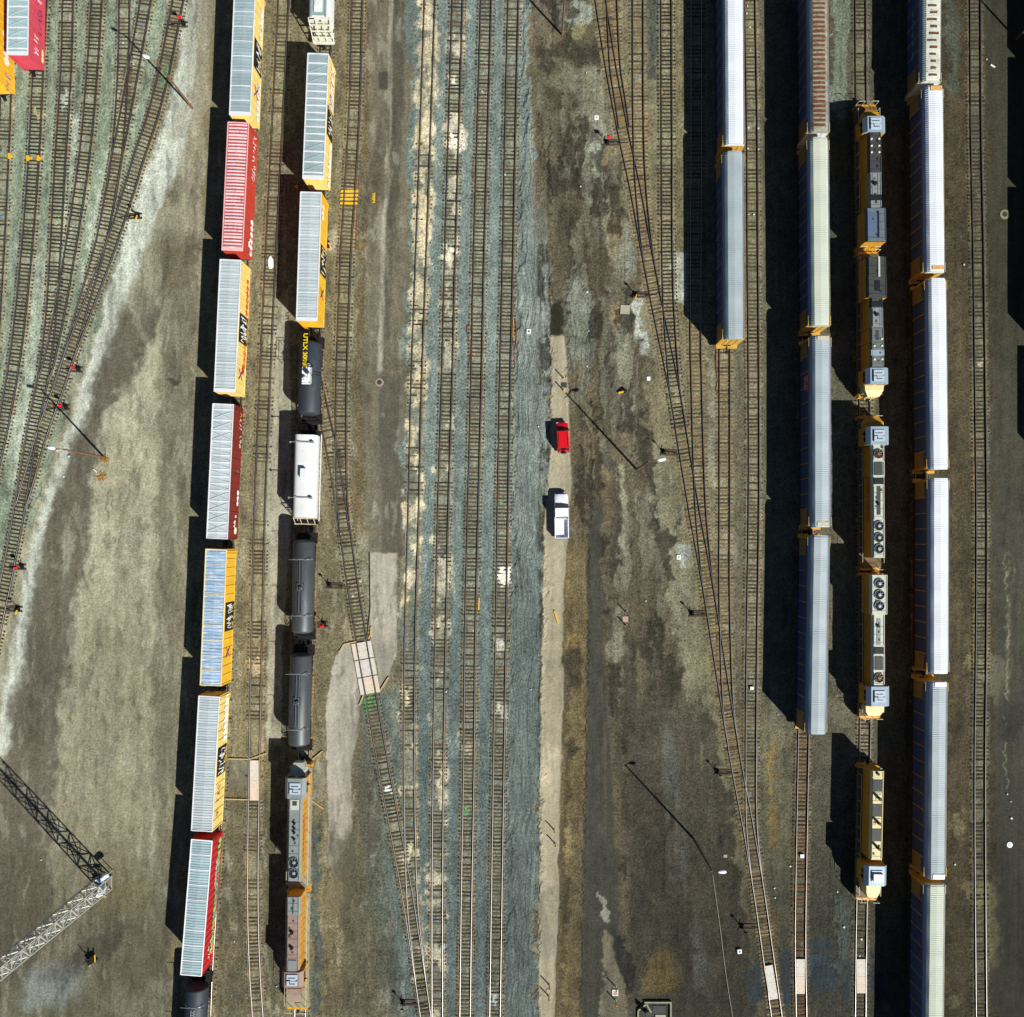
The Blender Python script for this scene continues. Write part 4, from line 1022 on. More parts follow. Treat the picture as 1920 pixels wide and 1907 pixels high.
def carrier(label, topN, topS, roof, end_s=True, end_n=True, hatch=(), sign=None, graffiti=(), group='car carriers', side='blue', stripe=False):
    z = 5.72
    loc, L, rz = place(topN, topS, z)
    root = thing('car_carrier_wagon', label, 'car carrier', loc, rz, group)
    hw = 1.5; zb = Z0 + 1.0; ze = 4.95
    # side screens
    for sd in (-1, 1):
        mb = MB().box(*((hw - .06, hw - .01) if sd > 0 else (-hw + .01, -hw + .06)), -L / 2 + .35, L / 2 - .35, zb + .25, ze)
        for q in range(1, 6):
            zz = zb + .3 + q * .62
            mb.box(*((hw - .02, hw + .01) if sd > 0 else (-hw - .01, -hw + .02)), -L / 2 + .4, L / 2 - .4, zz - .03, zz + .03)
        mb.build('side_screen', rack_side, root)
        pb = MB(); n = 12
        pb.box(*((hw - .02, hw + .05) if sd > 0 else (-hw - .05, -hw + .02)), -L / 2 + .4, L / 2 - .4, ze - .08, ze - .01)
        for k_ in range(n + 1):
            y = -L / 2 + .42 + (L - .84) * k_ / n
            pb.box(*((hw - .02, hw + .06) if sd > 0 else (-hw - .06, -hw + .02)), y - .06, y + .06, zb - .05, ze)
        MB().box(*((hw - .04, hw + .07) if sd > 0 else (-hw - .07, -hw + .04)), -L / 2 + .3, L / 2 - .3, zb - .25, zb + .28).build('side_sill', dark_frame, root)
        for e_ in (-1, 1):
            y0 = e_ * (L / 2 - 2.5); y1 = e_ * (L / 2 - .4)
            MB().box(*((hw - .03, hw + .012) if sd > 0 else (-hw - .012, -hw + .03)), min(y0, y1), max(y0, y1), zb + .28, ze - .9).build('end_panel', M('carrier_end_panel', '#7a6236', .6, 0, .2, 2), root)
        pb.build('side_posts', rack_post, root)
    # roof: steep shoulder, grazing shoulder, flat crown
    core_ = [(-hw + .02, ze), (hw - .02, ze), (hw - .28, ze + .42), (hw - .62, z - .04), (0, z + .02), (-hw + .62, z - .04), (-hw + .28, ze + .42)]
    eg = MB()
    for sd in (-1, 1): eg.prism([(sd * (hw - .02), ze - .02), (sd * (hw - .30), ze + .45), (sd * (hw - .34), ze + .40), (sd * (hw - .06), ze - .05)], -L / 2 + .1, L / 2 - .1)
    rb = MB().prism([(-hw + .06, ze), (hw - .06, ze), (hw - .32, ze + .42), (hw - .62, z - .04), (0, z + .02), (-hw + .62, z - .04), (-hw + .32, ze + .42)], -L / 2 + .15, L / 2 - .15)
    # rounded corners of the crown at both ends
    for e_ in (-1, 1):
        y0 = e_ * (L / 2 - .15); y1 = e_ * (L / 2 + .05)
        pr = [(x * .93, z_ if z_ < ze + .1 else z_ - .06) for x, z_ in core_]
        rb.prism(pr, min(y0, y1), max(y0, y1))
    ro = rb.build('roof', RR[roof], root)
    eg.build('roof_edge', shoulder_shade_blue, ro)
    rbm = MB()
    nr = int(L / .30)
    for k_ in range(nr):
        y = -L / 2 + .5 + (L - 1.0) * k_ / (nr - 1)
        rbm.bar((-hw + .62, y, z - .03), (0, y, z + .03), .06, .035).bar((0, y, z + .03), (hw - .62, y, z - .03), .06, .035)
        rbm.bar((-hw + .27, y, ze + .43), (-hw + .62, y, z - .03), .07, .05)
        rbm.bar((hw - .27, y, ze + .43), (hw - .62, y, z - .03), .07, .05)
    rbm.build('roof_ribs', RR[roof], ro)
    if roof in ('brown', 'patchy'):
        kb = MB(); rr = random.Random(5 if roof == 'brown' else 9); pt = .64 if roof == 'brown' else .95
        for k_ in range(int((L - 1) / pt)):
            y = -L / 2 + .7 + k_ * pt
            xa, xb = (-.78, .72) if roof == 'brown' else (rr.uniform(-.8, -.2), rr.uniform(.4, .85))
            wd = rr.uniform(.24, .36)
            kb.bar((xa, y, z + .03), (0, y, z + .07), wd, .05).bar((0, y, z + .07), (xb, y, z + .03), wd, .05)
        kb.build('rusted_rib', M('rusted_roof_rib', '#5f3a20', .85, 0, .35, 2.5, rust='#8a6a48', rust_at=.55), ro)
    for (ya, yb, mt) in hatch:
        hb = MB().box(-.62, hw - .55, ya * L / 2 - .0, yb * L / 2, z - .02, z + .065)
        hb.build('roof_patch', mt, ro)
    # end doors
    for sd, on in ((-1, end_s), (1, end_n)):
        eb = MB()
        y0 = sd * (L / 2 - .3)
        y1 = sd * (L / 2 - .12)
        eb.prism([(-hw + .05, zb - .1), (hw - .05, zb - .1), (hw - .05, ze), (hw - .32, ze + .36), (-hw + .32, ze + .36), (-hw + .05, ze)], min(y0, y1), max(y0, y1))
        for xx in (-.75, -.05, .05, .75):
            eb.box(xx - .04, xx + .04, min(y1, y1 + sd * .06), max(y1, y1 + sd * .06), zb, ze)
        eb.build('end_door', rack_yel if on else RR['white'], root)
        fb = MB()
        for xx in (-hw - .02, hw + .02):
            fb.bar((xx, sd * (L / 2 - .2), zb - .2), (xx, sd * (L / 2 - .2), ze + .1), .12)
            fb.bar((xx, sd * (L / 2 - .2), ze + .06), (xx, sd * (L / 2 - 1.4), ze + .06), .09)
        fb.box(-hw, hw, min(sd * (L / 2 - .3), sd * (L / 2 + .3)), max(sd * (L / 2 - .3), sd * (L / 2 + .3)), zb - .45, zb - .1)
        fb.build('end_frame', rack_yel, root)
        coupler(root, sd * (L / 2 + .2), sd)
        bogie(root, sd * (L / 2 - 3.6))
    MB().box(-.5, .5, -L / 2, L / 2, Z0 + .6, zb + .2).box(-hw + .05, hw - .05, -L / 2 + .4, L / 2 - .4, zb + .02, zb + .25).build('underframe', dark_frame, root)
    if sign:
        y_ = sign
        sb = MB().box(-hw - .03, -hw - .012, y_ - 1.15, y_ + 1.15, 2.9, 4.75).build('sign_panel', M('dark_red_sign', '#8d1f2b', .5, 0, .08, 2), root)
        tb = MB()
        for q in range(4): scribble(tb, -hw - .05, y_ - 1.0, y_ + 1.0, 3.1 + q * .42, 3.3 + q * .42, 9, 90 + q, -1, .07)
        tb.build('lettering', white_paint, sb)
    for (y0, y1, z0_, z1_, n, col) in graffiti:
        gb = MB(); scribble(gb, -hw - .02, y0, y1, z0_, z1_, n, hsh((label, y0)) % 999, -1, .13); gb.build('graffiti', M('spray_' + col.strip('#'), col, .5, 0, .12, 3), root)
    return root
pale_patch = M('tan_roof_patch', '#c69a5e', .6, 0, .25, 3)
stone_patch = M('bare_metal_patch', '#b9b09a', .6, 0, .25, 3)
white_patch = M('white_roof_plate', '#e6e8e8', .5, 0, .05, 3)
carrier('white roofed car carrier at top of the first carrier track', (1376.5, -88), (1378.6, 268), 'white', end_s=True)
carrier('grey white roofed car carrier ending beside the diagonal ladder track', (1376.5, 283), (1378.3, 634), 'grey', graffiti=[(-3, 3, 2.2, 3.6, 8, '#6d7a72')])
carrier('car carrier with rust brown ribbed roof at top of the second carrier track', (1535, -110), (1538, 244), 'brown', end_s=False)
carrier('cream roofed car carrier between the rust brown one and the grey ones', (1537, 257), (1540, 609), 'cream')
carrier('grey roofed car carrier with dark red sign on its side', (1541, 629), (1541, 988), 'grey', hatch=[(.95, .995, stone_patch), (-.995, -.95, stone_patch)], sign=6.9)
carrier('last grey roofed car carrier with blue graffiti at the foot of the second carrier track', (1539, 1005), (1533, 1377), 'grey', graffiti=[(-1, 12, 1.5, 2.4, 12, '#2e4a9a'), (-13, -4, 1.4, 2.0, 8, '#2e4a9a')])
carrier('rust stained white car carrier at the top of the right hand column', (1750, -210), (1748.6, 150), 'patchy', end_s=False, graffiti=[(-9, -2, 2.8, 3.4, 5, '#9aa0aa')])
carrier('bright white car carrier with tan patch at its top end in the right hand column', (1753, 160), (1756.5, 508), 'white', hatch=[(.945, .995, pale_patch), (-.985, -.945, pale_patch)])
carrier('plain bright white car carrier with small roof scuffs in the right hand column', (1759, 521.5), (1763.3, 879), 'white', hatch=[])
carrier('bright white car carrier with long scratch on its roof in the right hand column', (1764, 897), (1763.6, 1263), 'white')
carrier('grey roofed car carrier with white end plates in the right hand column', (1761.5, 1279), (1758, 1649), 'grey', hatch=[(.95, .998, white_patch), (-.998, -.95, white_patch)], graffiti=[(-4, 4, 1.4, 2.4, 7, '#3a4fae')])
carrier('pale car carrier at the bottom edge of the right hand column', (1757, 1661), (1753, 2020), 'cream', graffiti=[(0, 11, 1.4, 2.6, 10, '#4a5aa0')])

# ------------------------------------------------------------------ tank cars
tank_black = M('tank_black', '#2d343c', .6, .1, .22, 1.3, (1, .5, 1), rust='#454b52', rust_at=.6, spec=.5)
tank_grey = M('tank_dark_grey', '#43484a', .5, .3, .2, 1.0, (1, .4, 1), rust='#565b5c', rust_at=.58, spec=.5)
tank_white = M('tank_white', '#d5d6d2', .45, 0, .08, .9, (1, .6, 1), rust='#c7b299', rust_at=.64)
def tank(label, topN, topS, mat, R=1.5, zc=2.85, kind='plain', group='tank cars', letter=None, margin=1.0, frame=black_iron, rough_letters=False):
    loc, L, rz = place(topN, topS, zc + R * .45)
    root = thing('tank_car', label, 'tank car', loc, rz, group)
    dome = .5
    prof = [(.01, -L / 2)]
    for k_ in range(1, 7):
        t = k_ / 6 * math.pi / 2
        prof.append((R * math.sin(t), -L / 2 + dome * (1 - math.cos(t))))
    prof += [(R, L / 2 - dome)] + [(R * math.cos(k_ / 6 * math.pi / 2), L / 2 - dome + dome * math.sin(k_ / 6 * math.pi / 2)) for k_ in range(1, 6)] + [(.01, L / 2)]
    if kind == 'white':
        pr = []
        for k_ in range(28):
            t = 2 * math.pi * k_ / 28
            c_, s_ = math.cos(t), math.sin(t)
            pr.append((1.6 * math.copysign(abs(c_) ** .5, c_), zc + 1.45 * math.copysign(abs(s_) ** .62, s_)))
        barrel = MB().prism(pr, -L / 2, L / 2).build('barrel', mat, root, smooth=35)
    else:
        barrel = MB().lathe(prof, 'y', (0, 0, zc), 36).build('barrel', mat, root, smooth=35)
    zt = zc + R
    ub = MB().box(-.3, .3, -L / 2 - .9, L / 2 + .9, Z0 + .62, Z0 + 1.0)
    for sd in (-1, 1):
        y0, y1 = sd * (L / 2 - .6), sd * (L / 2 + .95)
        ub.box(-1.45, 1.45, min(y0, y1), max(y0, y1), Z0 + .82, Z0 + .95)
        ub.box(-1.0, 1.0, min(sd * (L / 2 - 2.6), sd * (L / 2 - 2.0)), max(sd * (L / 2 - 2.6), sd * (L / 2 - 2.0)), Z0 + .8, zc - R * .75)
    ub.build('underframe', frame, root)
    for sd in (-1, 1):
        hb = MB()
        yb = sd * (L / 2 + .85)
        for xx in (-1.4, 1.4):
            hb.bar((xx, yb, Z0 + .9), (xx, yb, Z0 + 2.0), .06); hb.bar((xx, yb, Z0 + 2.0), (xx * .98, sd * (L / 2 - .5), Z0 + 2.0), .05)
            hb.bar((xx, sd * (L / 2 - .5), Z0 + .9), (xx, sd * (L / 2 - .5), Z0 + 2.0), .06)
        hb.bar((-1.4, yb, Z0 + 1.95), (1.4, yb, Z0 + 1.95), .06); hb.bar((-1.4, yb, Z0 + 1.45), (1.4, yb, Z0 + 1.45), .05)
        ladder_bits(hb, -1.42, sd * (L / 2 + .4), Z0 + .3, Z0 + 1.9)
        hb.build('end_railing', frame, root)
        bogie(root, sd * (L / 2 - 1.9)); coupler(root, sd * (L / 2 + .8), sd)
    # side handrail running along the sill
    sb = MB()
    for sd in (-1, 1):
        sb.box(sd * 1.52 - .06, sd * 1.52 + .06, -L / 2 - .4, L / 2 + .4, Z0 + .95, Z0 + 1.07)
    sb.build('side_sill', M('rusty_sill', '#6d5334', .8, 0, .3, 3) if kind != 'white' else tank_white, root)
    if kind == 'panel':
        MB().box(-.72, .62, -1.15, 1.25, zt - .02, zt + .06).build('white_deck_plate', M('white_deck_plate', '#e4e4e2', .5, 0, .05, 3), root)
        hb = MB()
        hb.lathe([(.0, zt), (.26, zt), (.26, zt + .55), (.2, zt + .62), (.0, zt + .62)], 'z', (-.2, -.35, 0), 16)
        hb.build('valve_dome', M('valve_white', '#d8d8d6', .4, .1, .08, 3), root)
        hb = MB().lathe([(.0, zt), (.3, zt), (.3, zt + .5), (.0, zt + .55)], 'z', (-.02, .6, 0), 16)
        hb.build('hatch', tank_black, root)
        MB().lathe([(0, zt - .1), (.2, zt - .1), (.2, zt + .25), (0, zt + .28)], 'z', (.2, 1.6, 0), 14).build('valve_dome', M('valve_white', '#d8d8d6', .4, .1, .08, 3), root)
        rb = MB()
        for (a_, c_) in (((-1.0, -1.3), (-1.0, 1.4)), ((.8, -1.3), (.8, 1.4)), ((-1.0, 1.4), (.8, 1.4)), ((-1.0, -1.3), (.8, -1.3))):
            rb.bar((*a_, zt + .95), (*c_, zt + .95), .05); rb.bar((*a_, zt + .5), (*c_, zt + .5), .04)
        for p in ((-1.0, -1.3), (-1.0, 1.4), (.8, -1.3), (.8, 1.4), (-1, 0), (.8, 0)): rb.bar((*p, zt - .2), (*p, zt + .95), .05)
        rb.build('platform_railing', black_iron, root)
        pb = MB()
        for yy in (.35, .72):
            pts = [(R * math.sin(t) * 1.02, yy, zc + R * math.cos(t) * 1.02) for t in np.linspace(.4, 1.7, 9)]
            pb.tube(pts, .05, 6)
        pts = [(R * math.sin(t) * 1.02, 1.95 - .25 * t, zc + R * math.cos(t) * 1.02) for t in np.linspace(-1.5, .2, 9)]
        pb.tube(pts, .05, 6)
        pb.build('pipe', black_iron, root)
    elif kind == 'white':
        hb = MB().box(-.36, .36, -.35, 1.0, zc + 1.44, zc + 2.0).box(-.3, .42, -.5, -.2, zc + 1.44, zc + 1.6).build('hatch_box', tank_white, root)
        for yy in (L * .405, -L * .265):
            bb = MB()
            bb.bar((-1.95, yy, zc + 1.62), (1.45, yy, zc + 1.62), .08, .08)
            bb.bar((1.1, yy, zc + 1.6), (1.5, yy - .3, zc + 1.2), .07)
            bb.lathe([(0, -.14), (.13, -.1), (.16, 0), (.13, .1), (0, .14)], 'x', (-1.95, yy, zc + 1.62), 10)
            bb.box(.9, 1.3, yy - .12, yy + .12, zc + 1.45, zc + 1.8)
            bb.build('cross_bracket', M('bracket_grey', '#8d9190', .5, .3, .1, 3), root)
        fb = MB()
        y0 = -L / 2
        for xx in (-1.4, 1.4): fb.bar((xx, y0 - .1, Z0 + .9), (xx, y0 - .1, 4.0), .1); fb.bar((xx, y0 - .95, Z0 + .9), (xx, y0 - .95, 3.3), .08)
        for zz in (3.9, 3.2): fb.bar((-1.4, y0 - .12, zz), (1.4, y0 - .12, zz), .1); fb.bar((-1.4, y0 - .9, zz - .6), (1.4, y0 - .9, zz - .6), .1)
        for xx in (-1.4, -.5, .45, 1.4): fb.bar((xx, y0 - .1, 3.9), (xx, y0 - .95, 2.6), .08)
        fb.build('end_frame', M('end_frame_cream', '#b9ad90', .6, 0, .2, 3), root)
    else:
        pb = MB()
        for xx in (-.18, .22):
            pb.tube([(xx, -L * .27, zt + .10), (xx, L * .27, zt + .10)], .055, 8)
        pb.box(-.5, .5, -.5, .5, zt - .03, zt + .07)
        pb.build('top_pipe', M('grey_pipe', '#595d60', .4, .4, .15, 3), root)
        MB().lathe([(0, zt - .05), (.27, zt - .05), (.27, zt + .3), (.18, zt + .36), (0, zt + .36)], 'z', (.05, -.1, 0), 16).build('manway', tank_grey, root)
        for yy in (L * .29, -L * .30):
            cb = MB()
            pts = [(R * math.sin(t) * 1.015, yy, zc + R * math.cos(t) * 1.015) for t in np.linspace(-1.5, 1.2, 17)]
            cb.tube(pts, .05, 6)
            cb.bar((-1.75, yy - .1, zt - .1), (1.35, yy - .1, zt + .1), .05)
            cb.bar((1.35, yy - .1, zt + .1), (1.0, yy + .3, zt - .3), .06); cb.bar((1.35, yy - .1, zt + .1), (1.2, yy + .35, zt - .7), .05)
            cb.build('saddle_band', M('band_light_grey', '#8f9496', .45, .3, .1, 3), root)
    if letter:
        s_, size, x_, y_, mt = letter
        ang = math.asin(max(-1, min(1, x_ / R)))
        nx_v = math.sin(ang); nz = math.cos(ang)
        # runs towards the south, tops to the east
        Mx = Matrix(((0, nz, nx_v, (R + .015) * nx_v), (-1, 0, 0, y_), (0, -nx_v, nz, zc + (R + .015) * nz), (0, 0, 0, 1)))
        link('lettering', text_mesh(s_, size, .004, mt, Mx, bold=.03), root)
    return root
bright_yellow = M('bright_yellow_lettering', '#f2d21a', .5, 0, .03, 3)
tank('blue black tank car with white hatch plate and yellow lettering', (581, 638), (577, 778), tank_black, 1.52, 2.95, 'panel', letter=('UTLX 30080', .92, -.42, 3.55, bright_yellow))
tank('white tank car with a square roof hatch and two cross brackets', (574.5, 816), (570, 970.5), tank_white, 1.5, 2.9, 'white')
tank('dark grey tank car directly below the white tank car', (568, 1011), (564.5, 1189), tank_grey, 1.5, 2.9)
tank('dark grey tank car coupled above the engine with grey cab roof', (562.5, 1225), (558, 1401), tank_grey, 1.5, 2.9)
tank('blue black tank car cut off by the bottom edge below the bright red boxcar', (367, 1850), (360, 2010), tank_black, 1.5, 2.9, 'plain', letter=('W19', .8, .1, 2.2, M('faint_lettering', '#6f7780', .6, 0, .2, 3)))

# ------------------------------------------------------------------ covered hopper at the top
hop_w = M('hopper_pale', '#b9c3bf', .5, 0, .1, 1.2, rust='#9a9a84', rust_at=.64)
hop_side = M('hopper_side_white', '#d3d4cf', .5, 0, .08, 1.2)
loc, L, rz = place((600, -130), (597, 30), 4.6)
root = thing('hopper_car', 'pale covered hopper car at the top edge above the bleached boxcar', 'hopper car', loc, rz, 'hopper cars')
pr = [(-1.2, 1.3), (1.2, 1.3), (1.55, 2.0), (1.58, 3.4), (1.4, 4.2), (1.0, 4.55), (-1.0, 4.55), (-1.4, 4.2), (-1.58, 3.4), (-1.55, 2.0)]
MB().prism(pr, -L / 2, L / 2).build('body', hop_side, root, smooth=25)
tb = MB().box(-.98, .98, -L / 2 + .1, L / 2 - .1, 4.54, 4.6)
for xx in (-1.0, 1.0): tb.box(xx - .12, xx + .12, -L / 2 - .1, L / 2 + .1, 4.56, 4.66)
tb.build('roof', M('hopper_roof', '#8fa3a3', .5, .2, .1, 1.5), root)
for k_ in range(4):
    y = -L / 2 + 1.6 + k_ * 3.0
    h_ = MB().box(-.6, .55, y - 1.0, y + 1.0, 4.6, 4.74).lathe([(0, 4.74), (.42, 4.74), (.42, 4.8), (0, 4.8)], 'z', (-.1, y + .1, 0), 20); h_.build('roof_hatch', hop_side, root)
for sd in (-1, 1):
    eb = MB()
    y0 = sd * L / 2
    eb.add([(-1.3, y0, 4.2), (1.3, y0, 4.2), (1.1, y0 + sd * .2, 1.6), (-1.1, y0 + sd * .2, 1.6), (-1.3, y0 - sd * .1, 4.2), (1.3, y0 - sd * .1, 4.2), (1.1, y0 + sd * .1, 1.6), (-1.1, y0 + sd * .1, 1.6)],
           [(0, 1, 2, 3), (7, 6, 5, 4), (0, 4, 5, 1), (1, 5, 6, 2), (2, 6, 7, 3), (3, 7, 4, 0)])
    for xx in (-1.45, -.5, .5, 1.45): eb.bar((xx, y0 + sd * .1, 4.4), (xx, y0 + sd * 1.7, 1.4), .12)
    for t in (.05, .3, .55, .8, 1.0):
        yy, zz = y0 + sd * (.1 + 1.6 * t), 4.4 - 3.0 * t
        eb.box(-1.5, 1.5, yy - .09, yy + .09, zz - .05, zz + .05)
    eb.box(-1.5, -.7, min(y0, y0 + sd * .6), max(y0, y0 + sd * .6), 4.2, 4.3).box(.3, 1.1, min(y0, y0 + sd * .7), max(y0, y0 + sd * .7), 4.1, 4.2)
    eb.box(-1.4, 1.4, min(y0 + sd * .3, y0 + sd * 1.9), max(y0 + sd * .3, y0 + sd * 1.9), 1.15, 1.35)
    for xx in (-1.5, 1.5): eb.bar((xx, y0 + sd * 1.8, 1.2), (xx, y0 + sd * .05, 4.3), .08)
    eb.build('end_frame', M('hopper_frame', '#c9c6b4', .5, 0, .12, 2), root)
    bogie(root, sd * (L / 2 + .1)); coupler(root, sd * (L / 2 + 1.6), sd)
MB().box(-.4, .4, -L / 2 - 1.6, L / 2 + 1.6, Z0 + .6, Z0 + 1.0).build('underframe', dark_frame, root)

# ------------------------------------------------------------------ locomotives
loco_yel = M('engine_yellow', '#c08a22', .55, 0, .16, 1.2, rust='#6d4d22', rust_at=.64)
loco_grey = M('engine_roof_grey', '#7f8684', .55, .15, .14, 1.2, rust='#5f625e', rust_at=.62)
loco_pale = M('engine_roof_pale', '#b5b9a8', .5, .1, .12, 1.2, rust='#8f8f80', rust_at=.64)
loco_midgrey = M('engine_roof_midgrey', '#646a68', .6, .1, .18, 1.2, rust='#45483f', rust_at=.6)
loco_cream = M('engine_roof_cream', '#c9bd85', .5, 0, .12, 1.2, rust='#8c7c4e', rust_at=.66)
loco_dark = M('engine_roof_dark', '#3b3f3d', .6, .1, .2, 1.2, rust='#34342f', rust_at=.58)
loco_pink = M('engine_roof_rusty', '#8a7468', .65, .05, .16, 1.2, rust='#5d4538', rust_at=.6)
loco_cab = M('engine_cab_roof', '#8fa0aa', .45, .15, .1, 1.5)
loco_black = M('engine_black_panel', '#1d2022', .5, .2, .25, 3)
loco_deck = M('engine_walkway', '#5f4f33', .65, 0, .2, 2, rust='#5a4a2a', rust_at=.6)
loco_deck2 = M('engine_walkway_pale', '#8f866a', .7, 0, .2, 2, rust='#5a5240')
louver = M('radiator_louvre', '#515f66', .5, .4, .12, 2, wave=5)
glass_dark = M('dark_glass', '#10151a', .12, 0, .05, 2, spec=.7)
rail_white = M('handrail_cream', '#c9c0a0', .5, 0, .1, 3)
fan_hub = M('fan_hub', '#aeb9c0', .4, .5, .1, 3)
fan_brown = M('fan_brown_grille', '#6b5a44', .6, .2, .2, 3)
def loco(label, track, yN, yS, front, segs, fans=(), cab=None, nose=None, extras=(), hoodcol=loco_grey, side=loco_yel, letter=None, cabcol=loco_cab, nose_col=loco_yel, deckcol=loco_deck, group='yellow diesel locomotives'):
    ZD = Z0 + 1.55
    a_, c_ = P(track_at(track, yN), yN), P(track_at(track, yS), yS)
    ctr = (a_ + c_) / 2; L = (a_ - c_).length; rz = math.atan2(-(a_ - c_).x, (a_ - c_).y)
    root = thing('locomotive', label, 'locomotive', (ctr.x, ctr.y, 0), rz, group)
    Y = lambda py, z=4.5: P(0, py, z).y - ctr.y
    hw = 1.55
    # frame and walkway
    db = MB().box(-hw, hw, -L / 2 + .5, L / 2 - .5, ZD - .16, ZD)
    db.box(-hw + .02, -hw + .1, -L / 2 + .6, L / 2 - .6, ZD - .6, ZD - .16).box(hw - .1, hw - .02, -L / 2 + .6, L / 2 - .6, ZD - .6, ZD - .16)
    db.build('walkway', deckcol, root)
    MB().box(-.8, .8, -L / 2 + .4, L / 2 - .4, Z0 + .75, ZD - .16).box(-1.35, 1.35, -2.6, 2.6, Z0 + .45, ZD - .3).build('fuel_tank', black_iron, root)
    for sd in (-1, 1):
        pb = MB()
        y0, y1 = sd * (L / 2 - .55), sd * (L / 2 - .1)
        pb.add([(-1.5, y0, ZD - .1), (1.5, y0, ZD - .1), (1.35, y1, ZD - .15), (-1.35, y1, ZD - .15), (-1.5, y0, Z0 + .15), (1.5, y0, Z0 + .15), (1.2, y1 + sd * .15, Z0 + .15), (-1.2, y1 + sd * .15, Z0 + .15)],
               [(0, 1, 2, 3), (7, 6, 5, 4), (3, 2, 6, 7), (0, 4, 5, 1), (0, 3, 7, 4), (1, 5, 6, 2)])
        for xx in (-1.3, 1.3):
            for q in range(4): pb.box(xx - .22, xx + .22, min(y0 - sd * .1, y0 + sd * .35), max(y0 - sd * .1, y0 + sd * .35), Z0 + .3 + q * .32, Z0 + .34 + q * .32)
        pb.build('pilot', nose_col if sd == (1 if front == 'N' else -1) else side, root)
        eb = MB()
        ye = sd * (L / 2 - .22)
        for xx in (-1.4, -.5, .5, 1.4): eb.bar((xx, ye, ZD - .1), (xx, ye, ZD + 1.0), .05)
        eb.bar((-1.4, ye, ZD + 1.0), (-.5, ye, ZD + 1.0), .05); eb.bar((.5, ye, ZD + 1.0), (1.4, ye, ZD + 1.0), .05)
        eb.tube([(.35, ye, ZD - .2), (.5, ye + sd * .4, ZD - .6), (.3, ye + sd * .7, ZD - .8)], .04, 6); eb.tube([(-.4, ye, ZD - .2), (-.5, ye + sd * .4, ZD - .65), (-.2, ye + sd * .7, ZD - .8)], .04, 6)
        eb.build('end_railing', rail_white, root)
        coupler(root, sd * (L / 2 - .15), sd)
        bogie(root, sd * (L / 2 - 4.0), 3, 3.6)
    for sd in (-1, 1):
        hb = MB(); x = sd * (hw - .05)
        n = 9
        y0, y1 = -L / 2 + 1.2, L / 2 - 1.2
        for k_ in range(n + 1):
            y = y0 + (y1 - y0) * k_ / n
            hb.bar((x, y, ZD), (x, y, ZD + 1.05), .045)
        hb.bar((x, y0, ZD + 1.05), (x, y1, ZD + 1.05), .045)
        hb.build('handrail', rail_white, root)
    def prof(wd, zt, ch=.22):
        return [(-wd / 2, ZD), (wd / 2, ZD), (wd / 2, zt - ch), (wd / 2 - ch, zt), (-wd / 2 + ch, zt), (-wd / 2, zt - ch)]
    # hood: yellow sides with a separate roof skin on top
    for (ya, yb, wd, zt, mt) in segs:
        y1, y0 = Y(ya), Y(yb)
        hb = MB().prism(prof(wd, zt - .05), y0 + .01, y1 - .01)
        for q in range(int((y1 - y0) / .8)):
            yy = y0 + .4 + q * .8
            for sd in (-1, 1): hb.box(*((wd / 2 - .01, wd / 2 + .03) if sd > 0 else (-wd / 2 - .03, -wd / 2 + .01)), yy - .3, yy + .3, ZD + .25, zt - .75)
        h_ = hb.build('hood', side, root)
        rb = MB().add([(-wd / 2 - .02, y0, zt - .28), (-wd / 2 + .2, y0, zt), (wd / 2 - .2, y0, zt), (wd / 2 + .02, y0, zt - .28),
                       (-wd / 2 - .02, y1, zt - .28), (-wd / 2 + .2, y1, zt), (wd / 2 - .2, y1, zt), (wd / 2 + .02, y1, zt - .28),
                       (-wd / 2 - .02, y0, zt - .34), (wd / 2 + .02, y0, zt - .34), (-wd / 2 - .02, y1, zt - .34), (wd / 2 + .02, y1, zt - .34)],
                      [(0, 1, 5, 4), (1, 2, 6, 5), (2, 3, 7, 6), (0, 8, 9, 3, 2, 1), (4, 5, 6, 7, 11, 10), (0, 4, 10, 8), (3, 9, 11, 7)])
        rb.build('hood_roof', mt, h_)
        rr = random.Random(int(ya)); tb = MB()
        for q in range(int((y1 - y0) / 1.1)):
            yy = y0 + .5 + q * 1.1
            tb.box(-wd / 2 + .24, wd / 2 - .24, yy - .02, yy + .02, zt - .005, zt + .02)
            xx = rr.uniform(-.5, .5); tb.box(xx - .12, xx + .1, yy + .2, yy + .2 + rr.uniform(.15, .4), zt - .005, zt + rr.uniform(.03, .09))
        for sd in (-1, 1): tb.bar((sd * (wd / 2 - .24), y0 + .1, zt + .04), (sd * (wd / 2 - .24), y1 - .1, zt + .04), .035)
        if tb.v: tb.build('roof_fittings', loco_dark if mt is not loco_dark else loco_black, h_)
    for (yy, rr, zt, mt) in fans:
        y = Y(yy)
        f_ = MB().lathe([(rr - .06, zt - .02), (rr, zt - .02), (rr, zt + .16), (rr - .06, zt + .16)], 'z', (0, y, 0), 28)
        f_.f = [q for q in f_.f if len(q) == 4]
        n = 28; o = 0
        for k_ in range(n): f_.f.append((o + k_, o + (k_ + 1) % n, o + 3 * n + (k_ + 1) % n, o + 3 * n + k_))
        fo = f_.build('radiator_fan', mt, root)
        MB().lathe([(0, zt + .005), (rr - .07, zt + .005), (rr - .07, zt + .02), (0, zt + .02)], 'z', (0, y, 0), 28).build('fan_well', loco_black, fo)
        bb = MB()
